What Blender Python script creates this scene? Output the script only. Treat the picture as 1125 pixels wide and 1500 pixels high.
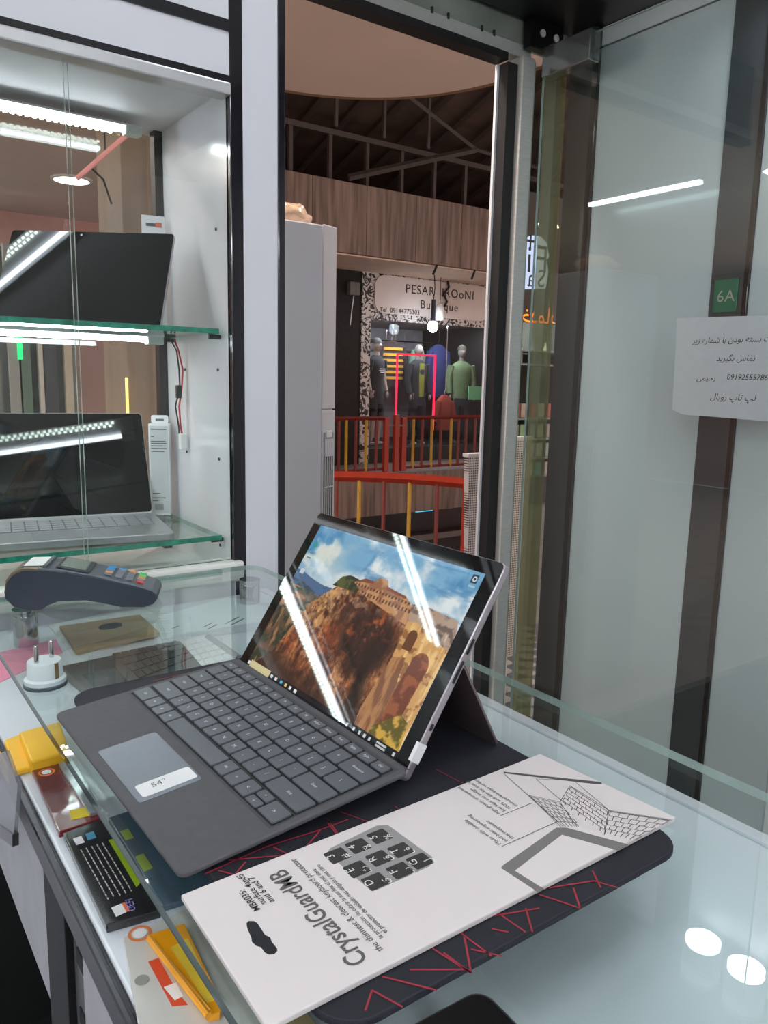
import bpy, bmesh, math, random
import numpy as np
from mathutils import Vector, Matrix, noise

random.seed(7)
for o in list(bpy.data.objects):
    bpy.data.objects.remove(o)
S = bpy.context.scene
COL = S.collection
PI = math.pi

# ------------------------------------------------------------------ camera
# units are metres; the camera stands 1.35 m above the shop floor, the
# storefront runs along X, the shop counter runs along Y
def make_camera():
    yaw, pitch, roll = [math.radians(a) for a in (35.815, 9.651, 1.2754)]
    f = Vector((math.sin(yaw) * math.cos(pitch), math.cos(yaw) * math.cos(pitch), -math.sin(pitch)))
    rt = Vector((math.cos(yaw), -math.sin(yaw), 0))
    up = rt.cross(f)
    r2 = rt * math.cos(roll) + up * math.sin(roll)
    u2 = up * math.cos(roll) - rt * math.sin(roll)
    cd = bpy.data.cameras.new('camera')
    cd.sensor_fit = 'HORIZONTAL'
    cd.sensor_width = 36
    cd.lens = 36 * 1143.45 / 1125
    cd.clip_start = 0.02
    co = bpy.data.objects.new('camera', cd)
    COL.objects.link(co)
    m = Matrix((r2, u2, -f)).transposed().to_4x4()
    m.translation = (0, 0, 1.35)
    co.matrix_world = m
    S.camera = co
make_camera()

# ------------------------------------------------------------------ world, view
W = bpy.data.worlds.new('world')
S.world = W
W.use_nodes = True
W.node_tree.nodes['Background'].inputs[0].default_value = (0.50, 0.40, 0.36, 1)
W.node_tree.nodes['Background'].inputs[1].default_value = 2.0
S.view_settings.view_transform = 'Standard'
S.view_settings.look = 'None'
S.view_settings.gamma = 1
S.view_settings.use_curve_mapping = False
S.view_settings.exposure = 0.0
S.cycles.transparent_max_bounces = 32
S.cycles.max_bounces = 10
S.cycles.caustics_reflective = False
S.cycles.caustics_refractive = False
S.cycles.sample_clamp_indirect = 6

# strengths of the lights, added ones included
E_DOWN = 33.0      # round ceiling downlights of the shop
E_TUBE = 51.0      # shop ceiling tube and the added wall lights
E_LED = 28.0       # display cabinet tubes
E_HALL_ADDED = 190.0       # hall downlights added out of view

# ------------------------------------------------------------------ helpers
def rgb(r, g, b):
    def c(v):
        v /= 255.0
        return v / 12.92 if v <= 0.04045 else ((v + 0.055) / 1.055) ** 2.4
    return (c(r), c(g), c(b), 1.0)

MATS = {}
def mat(name, color=(200, 200, 200), rough=0.5, metal=0.0, var=0.06, scale=18.0, bump=0.0, coat=0.0,
        spec=0.5, stretch=None, color2=None, alpha=None, sub=0.0):
    """Principled material whose colour is broken up by procedural noise."""
    if name in MATS:
        return MATS[name]
    m = bpy.data.materials.new(name)
    m.use_nodes = True
    nt = m.node_tree
    b = nt.nodes['Principled BSDF']
    b.inputs['Roughness'].default_value = rough
    b.inputs['Metallic'].default_value = metal
    b.inputs['Specular IOR Level'].default_value = spec
    if coat:
        b.inputs['Coat Weight'].default_value = coat
        b.inputs['Coat Roughness'].default_value = 0.04
    base = rgb(*color)
    tc = nt.nodes.new('ShaderNodeTexCoord')
    mp = nt.nodes.new('ShaderNodeMapping')
    if stretch:
        mp.inputs['Scale'].default_value = stretch
    nz = nt.nodes.new('ShaderNodeTexNoise')
    nz.inputs['Scale'].default_value = scale
    nz.inputs['Detail'].default_value = 5
    rp = nt.nodes.new('ShaderNodeValToRGB')
    rp.color_ramp.elements[0].position = 0.32
    rp.color_ramp.elements[1].position = 0.68
    lo = rgb(*color2) if color2 else tuple(v * (1 - var) for v in base[:3]) + (1,)
    hi = base if color2 else tuple(min(1, v * (1 + var)) for v in base[:3]) + (1,)
    rp.color_ramp.elements[0].color = lo
    rp.color_ramp.elements[1].color = hi
    nt.links.new(tc.outputs['Object'], mp.inputs['Vector'])
    nt.links.new(mp.outputs['Vector'], nz.inputs['Vector'])
    nt.links.new(nz.outputs['Fac'], rp.inputs['Fac'])
    nt.links.new(rp.outputs['Color'], b.inputs['Base Color'])
    if bump:
        bp = nt.nodes.new('ShaderNodeBump')
        bp.inputs['Strength'].default_value = bump
        bp.inputs['Distance'].default_value = 0.002
        nt.links.new(nz.outputs['Fac'], bp.inputs['Height'])
        nt.links.new(bp.outputs['Normal'], b.inputs['Normal'])
    if alpha is not None:
        b.inputs['Alpha'].default_value = alpha
    MATS[name] = m
    return m

def emit(name, color, strength):
    if name in MATS:
        return MATS[name]
    m = bpy.data.materials.new(name)
    m.use_nodes = True
    nt = m.node_tree
    nt.nodes.remove(nt.nodes['Principled BSDF'])
    e = nt.nodes.new('ShaderNodeEmission')
    e.inputs[0].default_value = rgb(*color)
    e.inputs[1].default_value = strength
    nt.links.new(e.outputs[0], nt.nodes['Material Output'].inputs[0])
    MATS[name] = m
    return m

def glass(name, tint=(236, 246, 243), f0=0.04, film=None, film_fac=0.0, rough=0.0, film_var=0.3):
    """Window glass: tinted see-through with an angle-dependent mirror reflection."""
    if name in MATS:
        return MATS[name]
    m = bpy.data.materials.new(name)
    m.use_nodes = True
    nt = m.node_tree
    nt.nodes.remove(nt.nodes['Principled BSDF'])
    tr = nt.nodes.new('ShaderNodeBsdfTransparent')
    tr.inputs[0].default_value = rgb(*tint)
    gl = nt.nodes.new('ShaderNodeBsdfGlossy')
    gl.inputs['Color'].default_value = (1, 1, 1, 1)
    gl.inputs['Roughness'].default_value = rough
    lw = nt.nodes.new('ShaderNodeLayerWeight')
    lw.inputs[0].default_value = 0.5
    pw = nt.nodes.new('ShaderNodeMath')
    pw.operation = 'POWER'
    pw.inputs[1].default_value = 5
    ma = nt.nodes.new('ShaderNodeMath')
    ma.operation = 'MULTIPLY_ADD'
    ma.inputs[1].default_value = 1 - f0
    ma.inputs[2].default_value = f0
    nt.links.new(lw.outputs['Facing'], pw.inputs[0])
    nt.links.new(pw.outputs[0], ma.inputs[0])
    mx = nt.nodes.new('ShaderNodeMixShader')
    nt.links.new(ma.outputs[0], mx.inputs[0])
    src = tr
    if film:
        df = nt.nodes.new('ShaderNodeBsdfDiffuse')
        nz = nt.nodes.new('ShaderNodeTexNoise')
        nz.inputs['Scale'].default_value = 14
        nz.inputs['Detail'].default_value = 6
        rp = nt.nodes.new('ShaderNodeValToRGB')
        a = rgb(*film)
        rp.color_ramp.elements[0].position = 0.3
        rp.color_ramp.elements[0].color = tuple(v * (1 - film_var) for v in a[:3]) + (1,)
        rp.color_ramp.elements[1].position = 0.7
        rp.color_ramp.elements[1].color = a
        nt.links.new(nz.outputs['Fac'], rp.inputs['Fac'])
        nt.links.new(rp.outputs['Color'], df.inputs[0])
        fm = nt.nodes.new('ShaderNodeMixShader')
        fm.inputs[0].default_value = film_fac
        nt.links.new(tr.outputs[0], fm.inputs[1])
        nt.links.new(df.outputs[0], fm.inputs[2])
        src = fm
    nt.links.new(src.outputs[0], mx.inputs[1])
    nt.links.new(gl.outputs[0], mx.inputs[2])
    nt.links.new(mx.outputs[0], nt.nodes['Material Output'].inputs[0])
    MATS[name] = m
    return m

def vcol_mat(name, emission=0.0, rough=0.3, spec=0.5):
    """Flat print or screen picture carried by the mesh's colour attribute."""
    if name in MATS:
        return MATS[name]
    m = bpy.data.materials.new(name)
    m.use_nodes = True
    nt = m.node_tree
    b = nt.nodes['Principled BSDF']
    a = nt.nodes.new('ShaderNodeVertexColor')
    a.layer_name = 'Col'
    b.inputs['Roughness'].default_value = rough
    b.inputs['Specular IOR Level'].default_value = spec
    if emission:
        b.inputs['Base Color'].default_value = (0.004, 0.004, 0.005, 1)
        nt.links.new(a.outputs['Color'], b.inputs['Emission Color'])
        b.inputs['Emission Strength'].default_value = emission
    else:
        nt.links.new(a.outputs['Color'], b.inputs['Base Color'])
    MATS[name] = m
    return m

class MB:
    """Collects shapes; build() links them as ONE mesh object."""
    def __init__(self):
        self.bm = bmesh.new()
        self.mi = 0
    def _f(self, vs):
        try:
            f = self.bm.faces.new(vs)
            f.material_index = self.mi
            return f
        except ValueError:
            return None
    def box(self, x0, x1, y0, y1, z0, z1, M=None):
        co = [(x0, y0, z0), (x1, y0, z0), (x1, y1, z0), (x0, y1, z0), (x0, y0, z1), (x1, y0, z1), (x1, y1, z1), (x0, y1, z1)]
        v = [self.bm.verts.new(M @ Vector(c) if M else c) for c in co]
        for q in ((3, 2, 1, 0), (4, 5, 6, 7), (0, 1, 5, 4), (1, 2, 6, 5), (2, 3, 7, 6), (3, 0, 4, 7)):
            self._f([v[i] for i in q])
        return self
    def prism(self, poly, z0, z1, M=None, edge_mi=None):
        """poly: counter-clockwise 2D outline in XY, extruded z0..z1"""
        n = len(poly)
        lo = [self.bm.verts.new(M @ Vector((p[0], p[1], z0)) if M else (p[0], p[1], z0)) for p in poly]
        hi = [self.bm.verts.new(M @ Vector((p[0], p[1], z1)) if M else (p[0], p[1], z1)) for p in poly]
        self._f(lo[::-1])
        self._f(hi)
        keep = self.mi
        if edge_mi is not None:
            self.mi = edge_mi
        for i in range(n):
            self._f([lo[i], lo[(i + 1) % n], hi[(i + 1) % n], hi[i]])
        self.mi = keep
        return self
    def face(self, pts, M=None):
        self._f([self.bm.verts.new(M @ Vector(p) if M else p) for p in pts])
        return self
    def strip(self, a, b, w, z, M=None):
        """flat line from a to b in the XY plane at height z"""
        a = Vector((a[0], a[1])); b = Vector((b[0], b[1]))
        d = (b - a)
        if d.length < 1e-7:
            return self
        n = Vector((-d.y, d.x)).normalized() * w / 2
        return self.face([(a.x - n.x, a.y - n.y, z), (b.x - n.x, b.y - n.y, z), (b.x + n.x, b.y + n.y, z), (a.x + n.x, a.y + n.y, z)], M)
    def lathe(self, prof, seg=24, M=None, cap=True):
        """prof: list of (radius, z)"""
        rings = []
        for r, z in prof:
            ring = []
            for k in range(seg):
                a = 2 * PI * k / seg
                c = Vector((r * math.cos(a), r * math.sin(a), z))
                ring.append(self.bm.verts.new(M @ c if M else c))
            rings.append(ring)
        for i in range(len(rings) - 1):
            for k in range(seg):
                self._f([rings[i][k], rings[i][(k + 1) % seg], rings[i + 1][(k + 1) % seg], rings[i + 1][k]])
        if cap:
            self._f(rings[0][::-1])
            self._f(rings[-1])
        return self
    def cyl(self, x, y, z0, z1, r, seg=24):
        return self.lathe([(r, z0), (r, z1)], seg, Matrix.Translation((x, y, 0)))
    def tube(self, path, rad, seg=8, flat=1.0):
        """round bar through the points; rad a number or one per point"""
        P = [Vector(p) for p in path]
        n = len(P)
        R = rad if isinstance(rad, (list, tuple)) else [rad] * n
        rings = []
        up = Vector((0, 0, 1))
        for i in range(n):
            t = (P[min(i + 1, n - 1)] - P[max(i - 1, 0)]).normalized()
            u = up if abs(t.dot(up)) < 0.95 else Vector((0, 1, 0))
            s = t.cross(u).normalized()
            q = s.cross(t).normalized()
            rings.append([self.bm.verts.new(P[i] + s * math.cos(2 * PI * k / seg) * R[i] + q * math.sin(2 * PI * k / seg) * R[i] * flat) for k in range(seg)])
        for i in range(n - 1):
            for k in range(seg):
                self._f([rings[i][k], rings[i][(k + 1) % seg], rings[i + 1][(k + 1) % seg], rings[i + 1][k]])
        self._f(rings[0][::-1])
        self._f(rings[-1])
        return self
    def ball(self, c, r, sx=1, sy=1, sz=1, sub=2):
        ret = bmesh.ops.create_icosphere(self.bm, subdivisions=sub, radius=r)
        for v in ret['verts']:
            v.co = Vector((v.co.x * sx + c[0], v.co.y * sy + c[1], v.co.z * sz + c[2]))
            for f in v.link_faces:
                f.material_index = self.mi
        return self
    def loft(self, rings, cap=True):
        """rings: list of closed loops with equal point counts"""
        vr = [[self.bm.verts.new(p) for p in r] for r in rings]
        n = len(vr[0])
        for i in range(len(vr) - 1):
            for k in range(n):
                self._f([vr[i][k], vr[i][(k + 1) % n], vr[i + 1][(k + 1) % n], vr[i + 1][k]])
        if cap:
            self._f(vr[0][::-1])
            self._f(vr[-1])
        return self
    def text(self, s, size, M, align='CENTER', shear=0.0, space=1.0, bold=0.0):
        c = bpy.data.curves.new('t', 'FONT')
        c.body = s
        c.size = size
        c.align_x = align
        c.shear = shear
        c.space_character = space
        c.offset = bold * size
        c.resolution_u = 3
        o = bpy.data.objects.new('t', c)
        COL.objects.link(o)
        me = bpy.data.meshes.new_from_object(o.evaluated_get(bpy.context.evaluated_depsgraph_get()))
        bpy.data.objects.remove(o)
        bpy.data.curves.remove(c)
        me.transform(M)
        n0 = len(self.bm.faces)
        self.bm.from_mesh(me)
        self.bm.faces.ensure_lookup_table()
        for i in range(n0, len(self.bm.faces)):
            self.bm.faces[i].material_index = self.mi
        bpy.data.meshes.remove(me)
        return self
    def build(self, name, mats, parent=None, smooth=False, bevel=0.0, seg=2, angle=40, recalc=False, M=None):
        if recalc:
            bmesh.ops.recalc_face_normals(self.bm, faces=self.bm.faces)
        me = bpy.data.meshes.new(name)
        self.bm.to_mesh(me)
        self.bm.free()
        if smooth:
            me.shade_smooth()
            me.set_sharp_from_angle(angle=math.radians(angle))
        return link(name, me, mats, parent, bevel, seg, M)

def link(name, me, mats, parent=None, bevel=0.0, seg=2, M=None):
    o = bpy.data.objects.new(name, me)
    if mats is not None and not len(me.materials):
        for m in (mats if isinstance(mats, (list, tuple)) else [mats]):
            me.materials.append(m)
    COL.objects.link(o)
    if parent:
        o.parent = parent
    if M is not None:
        o.matrix_local = M
    if bevel:
        b = o.modifiers.new('bevel', 'BEVEL')
        b.width = bevel
        b.segments = seg
        b.limit_method = 'ANGLE'
        b.angle_limit = math.radians(38)
        b.harden_normals = False
    return o

def thing(name, label, cat, loc=(0, 0, 0), rz=0.0, group=None):
    o = bpy.data.objects.new(name, None)
    COL.objects.link(o)
    o.location = loc
    o.rotation_euler = (0, 0, rz)
    o.empty_display_size = 0.05
    return tag(o, label, cat, group)

def tag(o, label, cat, group=None, kind=None):
    o['label'] = label
    o['category'] = cat
    if group:
        o['group'] = group
    if kind:
        o['kind'] = kind
    return o

def struct(o, label=None):
    o['kind'] = 'structure'
    if label:
        o['label'] = label
    return o

def child_label(o, label):
    o['label'] = label
    return o

def rrect(x0, x1, y0, y1, r, n=5):
    pts = []
    for cx, cy, a0 in ((x1 - r, y0 + r, -PI / 2), (x1 - r, y1 - r, 0), (x0 + r, y1 - r, PI / 2), (x0 + r, y0 + r, PI)):
        for k in range(n + 1):
            a = a0 + PI / 2 * k / n
            pts.append((cx + r * math.cos(a), cy + r * math.sin(a)))
    return pts

def ccw(p):
    a = sum(p[i][0] * p[(i + 1) % len(p)][1] - p[(i + 1) % len(p)][0] * p[i][1] for i in range(len(p)))
    return list(p) if a > 0 else list(p)[::-1]

def frame(origin, xdir, ydir):
    """matrix whose local x, y run along the given directions"""
    x = Vector(xdir).normalized()
    y = Vector(ydir).normalized()
    z = x.cross(y).normalized()
    y = z.cross(x).normalized()
    m = Matrix((x, y, z)).transposed().to_4x4()
    m.translation = origin
    return m

# Persian lettering: joined letter forms, laid out left to right
FORMS = {'ا': (0xFE8D, 2), 'ب': (0xFE8F, 4), 'ت': (0xFE95, 4), 'پ': (0xFB56, 4), 'د': (0xFEA9, 2), 'ر': (0xFEAD, 2), 'ز': (0xFEAF, 2),
         'س': (0xFEB1, 4), 'ش': (0xFEB5, 4), 'ص': (0xFEB9, 4), 'ل': (0xFEDD, 4), 'م': (0xFEE1, 4), 'ن': (0xFEE5, 4), 'ه': (0xFEE9, 4),
         'و': (0xFEED, 2), 'ی': (0xFBFC, 4), 'گ': (0xFB92, 4), 'ح': (0xFEA1, 4), 'خ': (0xFEA5, 4), 'ف': (0xFED1, 4), 'ق': (0xFED5, 4)}
def persian(s):
    out = []
    for i, ch in enumerate(s):
        if ch not in FORMS:
            out.append(ch)
            continue
        base, n = FORMS[ch]
        prev = i > 0 and s[i - 1] in FORMS and FORMS[s[i - 1]][1] == 4
        nxt = i + 1 < len(s) and s[i + 1] in FORMS and n == 4
        out.append(chr(base + ((3 if prev else 2) if nxt else (1 if prev else 0))))
    return ''.join(out[::-1])

# ------------------------------------------------------------------ materials
WHITE = mat('white laminate', (226, 225, 230), 0.16, var=0.015, scale=4, coat=0.3)
WHITE_M = mat('white matt board', (228, 228, 230), 0.55, var=0.02, scale=6)
PAINT = mat('white wall paint', (222, 220, 216), 0.7, var=0.03, scale=5, bump=0.1)
BLACK = mat('black glossy trim', (26, 25, 30), 0.14, var=0.2, scale=9, coat=0.4)
CHAR = mat('charcoal laminate', (70, 72, 78), 0.22, var=0.06, scale=7)
ALU = mat('brushed aluminium', (206, 205, 199), 0.35, 0.25, var=0.08, scale=30, stretch=(1, 1, 12))
ALU_D = mat('worn lintel metal', (160, 166, 156), 0.25, 0.25, var=0.25, scale=5)
RUBBER = mat('black rubber', (22, 21, 22), 0.6, var=0.3, scale=20)
STEEL = mat('polished steel', (205, 205, 205), 0.12, 1.0, var=0.03, scale=12)
CHROME = mat('chrome', (225, 225, 228), 0.06, 1.0, var=0.02)
EDGE = mat('green glass edge', (44, 140, 116), 0.08, var=0.35, scale=60, coat=0.5)
EDGE_D = mat('dark green glass edge', (52, 78, 72), 0.1, var=0.25, scale=50, coat=0.4)
EDGE_L = mat('pale glass edge', (172, 186, 178), 0.1, var=0.1, scale=30, coat=0.4)
GLASS_C = glass('counter glass', (248, 252, 251), 0.035)
GLASS_S = glass('cabinet glass', (250, 252, 251), 0.03)
GLASS_D = glass('door glass', (241, 248, 247), 0.05)
GLASS_SH = glass('shelf glass', (240, 250, 246), 0.04)
L_TUBE = emit('led tube light', (236, 246, 255), E_LED)
L_DOWN = emit('downlight disc', (244, 248, 255), E_DOWN)
L_CEIL = emit('ceiling tube light', (240, 247, 255), E_TUBE)
INK = mat('black print', (28, 28, 30), 0.6, var=0.05)
GREY_INK = mat('grey print', (92, 90, 88), 0.6, var=0.05)
PAPER = mat('white paper', (232, 232, 230), 0.7, var=0.02, scale=20)

# ------------------------------------------------------------------ shop shell
D = 1.90          # storefront plane
WX = 2.085        # face of the right wall
CZ = 2.62         # shop ceiling
struct(MB().box(-2.2, 2.15, -2.0, D, -0.05, 0).build('floor', mat('dark floor tile', (38, 40, 40), 0.18, var=0.5, scale=6)))
struct(MB().box(-2.2, 2.15, -2.0, D + 0.06, CZ, CZ + 0.05).build('ceiling', PAINT))
struct(MB().box(-2.25, -2.2, -2.0, D, 0, CZ).build('wall_left', PAINT))
struct(MB().box(-2.2, 2.15, -2.05, -2.0, 0, CZ).build('wall_back', PAINT))
struct(MB().box(-2.2, -0.52, 1.62, 1.68, 0, CZ).build('wall_front', PAINT))
wr = struct(MB().box(WX + 0.012, WX + 0.06, -2.0, D, 0, CZ).build('wall_right', mat('dark wall core', (34, 34, 36), 0.5)))
for y0, y1 in ((1.326, 1.778), (0.30, 1.212), (-2.0, 0.19)):
    MB().box(WX, WX + 0.012, y0, y1, 0, 2.389).build('panel', WHITE, wr, bevel=0.0015)
    MB().box(WX, WX + 0.012, y0, y1, 2.394, 2.449).build('panel', WHITE, wr, bevel=0.0015)
for y0, y1 in ((1.226, 1.326), (0.19, 0.30)):
    child_label(MB().box(WX - 0.004, WX + 0.012, y0, y1, 0, 2.449).build('trim_strip', CHAR, wr, bevel=0.001), 'dark grey vertical strip')
    MB().box(WX - 0.008, WX + 0.012, y0 - 0.014, y0, 0, 2.449).build('trim_strip', BLACK, wr, bevel=0.001)
MB().box(WX - 0.004, WX + 0.012, 1.80, D, 0, 2.449).build('trim_strip', CHAR, wr)
MB().box(WX - 0.012, WX + 0.012, 1.778, 1.80, 0, 2.449).build('trim_strip', BLACK, wr, bevel=0.001)
struct(MB().box(1.62, WX + 0.012, -2.0, D - 0.01, 2.45, CZ).build('trim_1', mat('black soffit', (20, 20, 22), 0.35, var=0.2)), 'black boxed soffit above the right wall')
# green plate imitating a lettered reflection on the strip behind the door
pl = thing('reflection_plate', 'added green lettered plate imitating a reflection on the dark strip above the paper notice', 'sign', (WX - 0.004, 1.276, 1.60))
MB().box(-0.004, 0, -0.036, 0.036, -0.045, 0.045).build('plate', mat('green plate', (30, 112, 82), 0.3), pl, bevel=0.001)
for c_, y_ in (('6', 0.014), ('A', -0.014)):
    MB().text(c_, 0.045, frame((-0.0045, y_, -0.016), (0, -1, 0), (0, 0, 1))).build('lettering', mat('pale print', (190, 180, 170), 0.5), pl)

# ------------------------------------------------------------------ storefront frame
t = thing('door_frame', 'aluminium shop door frame with black rubber gasket around the open doorway', 'door frame', (1.25, D, 0))
o = Vector((1.25, D, 0))
def fb(x0, x1, y0, y1, z0, z1):
    return MB().box(x0 - o.x, x1 - o.x, y0 - o.y, y1 - o.y, z0, z1)
fb(0.684, 1.902, D, D + 0.05, 2.345, 2.382).build('header', ALU, t, bevel=0.002)
fb(0.684, 1.80, D - 0.004, D + 0.05, 2.322, 2.345).build('gasket', RUBBER, t, bevel=0.001)
fb(1.806, 1.848, D + 0.002, D + 0.05, 0, 2.322).build('gasket', RUBBER, t, bevel=0.001)
fb(1.797, 1.806, D + 0.04, D + 0.05, 0, 2.322).build('jamb_strip', WHITE_M, t)
fb(1.848, 1.902, D - 0.02, D + 0.05, 0, 2.345).build('post', ALU, t, bevel=0.004)
fb(1.902, 1.925, D, D + 0.04, 0, 2.345).build('post_bead', mat('pale green bead', (150, 166, 150), 0.3, 0.2, var=0.1), t, bevel=0.002)
child_label(fb(0.684, WX, D + 0.01, D + 0.03, 2.382, CZ).build('lintel_panel', ALU_D, t), 'tarnished greenish metal lintel panel')
for x in (1.50, 1.56, 1.69, 1.74):
    m = MB().cyl(x - o.x, 0.0, 2.376, 2.392, 0.004, 8)
    m.build('screw', RUBBER, t)
# frame left of the door: the boxed column at the end of the display cabinet
c = thing('boxed_column', 'white boxed column with black edge strips between cabinet and doorway', 'column', (0.633, 1.26, 0))
MB().box(0.605 - 0.633, 0.6704 - 0.633, 0.002, 0.30, 0, CZ).build('face_panel', WHITE, c, bevel=0.001)
MB().box(0.582 - 0.633, 0.605 - 0.633, 0, 0.018, 0, CZ).build('edge_strip', BLACK, c, bevel=0.0015)
MB().box(0.6704 - 0.633, 0.684 - 0.633, 0, 0.30, 0, CZ).build('edge_strip', BLACK, c, bevel=0.0015)

# fixed pane between post and wall with an added film imitating a yellow column overlaid by reflections
sl = thing('side_window', 'narrow fixed side window between the door post and the right wall', 'window', (1.99, D + 0.02, 0))
MB().box(-0.065, 0.095, -0.004, 0.004, 0, 2.345).build('pane', glass('side glass', (240, 244, 240), 0.05), sl)
child_label(MB().box(-0.004, 0.09, -0.007, -0.0045, 0, 2.34).build('column_film', glass('column yellow film', (238, 234, 214), 0.02, (218, 204, 154), 0.32), sl), 'added translucent yellow film imitating a column overlaid by reflections')

# glass door, swung open flat along the right wall
gd = thing('glass_door', 'frameless glass door standing open in front of the white wall panels', 'door', (1.93, 1.87, 0))
m = MB()
m.box(-0.005, 0.005, -0.93, 0, 0.012, 2.362)
bm = m.bm
bm.faces.ensure_lookup_table()
for f in bm.faces:
    n = f.normal if f.normal.length else f.calc_center_median()
    f.normal_update()
    if abs(f.normal.x) < 0.5:
        f.material_index = 1
m.build('pane', [GLASS_D, EDGE_L], gd)
MB().box(-0.022, 0.022, -0.20, -0.01, 2.285, 2.372).build('top_clamp', mat('clamp metal', (168, 172, 172), 0.15, 0.9), gd, bevel=0.004)
MB().box(-0.014, 0.014, -0.21, -0.2, 2.285, 2.372).build('clamp_cover', glass('clear cover', (225, 230, 228), 0.1), gd)
MB().box(-0.022, 0.022, -0.20, -0.01, 0.0, 0.09).build('bottom_clamp', ALU, gd, bevel=0.004)
pv = thing('pivot_plate', 'black pivot plate with two screws above the glass door clamp', 'hinge', (1.93, D - 0.02, 2.40))
MB().box(-0.075, 0.07, -0.02, 0.012, -0.035, 0.05).build('plate', mat('black steel', (24, 24, 26), 0.3, 0.5), pv, bevel=0.003)
for x in (-0.025, 0.035):
    MB().lathe([(0.011, 0), (0.011, 0.004), (0.006, 0.006)], 16, Matrix.Translation((x, -0.02, 0.012)) @ Matrix.Rotation(PI / 2, 4, 'X')).build('screw', ALU, pv, smooth=True)

# paper notice stuck on the glass door
nt_ = thing('paper_notice', 'translucent paper notice with handwritten style Persian lines on the glass door', 'notice', (1.9245, 1.09, 1.42))
MB().prism(ccw([(p[0] - 1.09, p[1] - 1.42) for p in [(1.3180, 1.5322), (1.0630, 1.5264), (0.9552, 1.5241), (0.9188, 1.2693), (1.0353, 1.2676), (1.2761, 1.2729), (1.3092, 1.2844)]]), 0, 0.0006,
           Matrix(((0, 0, -1, 0), (1, 0, 0, 0), (0, 1, 0, 0), (0, 0, 0, 1)))).build('sheet', glass('thin paper', (205, 214, 214), 0.02, (218, 226, 228), 0.62, 0, 0.04), nt_)
for s, size, pt in ((persian('در صورت بسته بودن با شماره زیر'), 0.0212, [(1.2649, 1.4633)][0]), (persian('تماس بگیرید'), 0.0212, [(1.1903, 1.4160)][0]),
                    (persian('رحیمی'), 0.0212, [(1.2430, 1.3657)][0]), ('09192555786', 0.0200, [(1.1566, 1.3687)][0]), (persian('لپ تاپ رویال'), 0.0225, [(1.1979, 1.3163)][0])):
    MB().text(s, size, frame((-0.0012, pt[0] - 1.09, pt[1] - 1.42), (0, -1, 0), (0, 0, 1)), 'LEFT', 0.18).build('writing', INK, nt_)

# ------------------------------------------------------------------ lamps of the shop
def downlight(x, y, z, label, r=0.085, m=L_DOWN, group='round ceiling downlights of the shop'):
    t = thing('downlight', label, 'lamp', (x, y, z), 0, group)
    MB().lathe([(r * 1.18, 0), (r * 1.18, -0.012), (r, -0.016), (r, -0.008)], 32, cap=False).build('ring', WHITE_M, t, smooth=True)
    MB().lathe([(0.001, -0.0082), (r, -0.0082)], 32, cap=False).build('disc', m, t)
for x, y, w in ((-1.3, -1.2, 'in the rear left corner'), (-0.3, -1.2, 'before the rear wall'), (0.35, -1.2, 'before the rear wall beside the counter'), (-1.3, 0.1, 'beside the left wall'),
                (-0.35, 0.25, 'near the middle of the room'), (0.75, -0.1, 'over the near end of the counter'), (-1.3, 1.0, 'in the front left corner'), (0.85, 0.75, 'over the laptop'), (1.4, 0.35, 'over the walkway by the glass door')):
    downlight(x, y, CZ, 'round white downlight in the shop ceiling ' + w)
def can_light(x, y, z, label):
    t = thing('can_light', label, 'lamp', (x, y, 2.45), 0, 'surface mounted can lights')
    MB().lathe([(0.055, 0), (0.055, z - 2.45), (0.05, z - 2.452)], 28, cap=False).build('can', WHITE_M, t, smooth=True)
    MB().lathe([(0.001, z - 2.449), (0.052, z - 2.449)], 28, cap=False).build('disc', L_DOWN, t)
can_light(2.02, 0.985, 2.338, 'white can light under the black soffit, farther from the door')
can_light(2.02, 1.12, 2.338, 'white can light under the black soffit, nearer to the door')
def added_wall_tube(x, y, z, L, label):  # added out of view to light the right wall and cabinet front
    t = thing('added_wall_light', label, 'lamp', (x, y, z))
    MB().box(0, 0.03, -L / 2, L / 2, -0.03, 0.03).build('housing', WHITE_M, t, bevel=0.003)
    MB().box(0.03, 0.034, -L / 2 + 0.02, L / 2 - 0.02, -0.025, 0.025).build('diffuser', L_CEIL, t)
bt = thing('added_wall_light', 'long unseen light added on the rear shop wall', 'lamp', (0.0, -2.0, 2.1))  # added behind the camera to light cabinet, column and doorway
MB().box(-0.65, 0.65, 0, 0.03, -0.06, 0.06).build('housing', WHITE_M, bt, bevel=0.003)
MB().box(-0.63, 0.63, 0.03, 0.034, -0.05, 0.05).build('diffuser', L_CEIL, bt)
for y, w in ((-1.2, 'rear'), (0.4, 'front')):
    added_wall_tube(-2.2, y, 2.05, 1.3, 'long unseen light added on the left shop wall, %s one' % w)
def ceiling_tube(x, y, z, L, label, along='y', m=L_CEIL):
    t = thing('tube_light', label, 'lamp', (x, y, z), 0 if along == 'y' else PI / 2)
    MB().box(-0.025, 0.025, -L / 2, L / 2, 0.02, 0.05).build('housing', WHITE_M, t, bevel=0.003)
    MB().tube([(0, -L / 2, 0.008), (0, L / 2, 0.008)], 0.014, 12).build('tube', m, t, smooth=True)
ceiling_tube(-0.9, -0.4, CZ - 0.05, 1.2, 'long white tube light under the shop ceiling')

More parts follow.
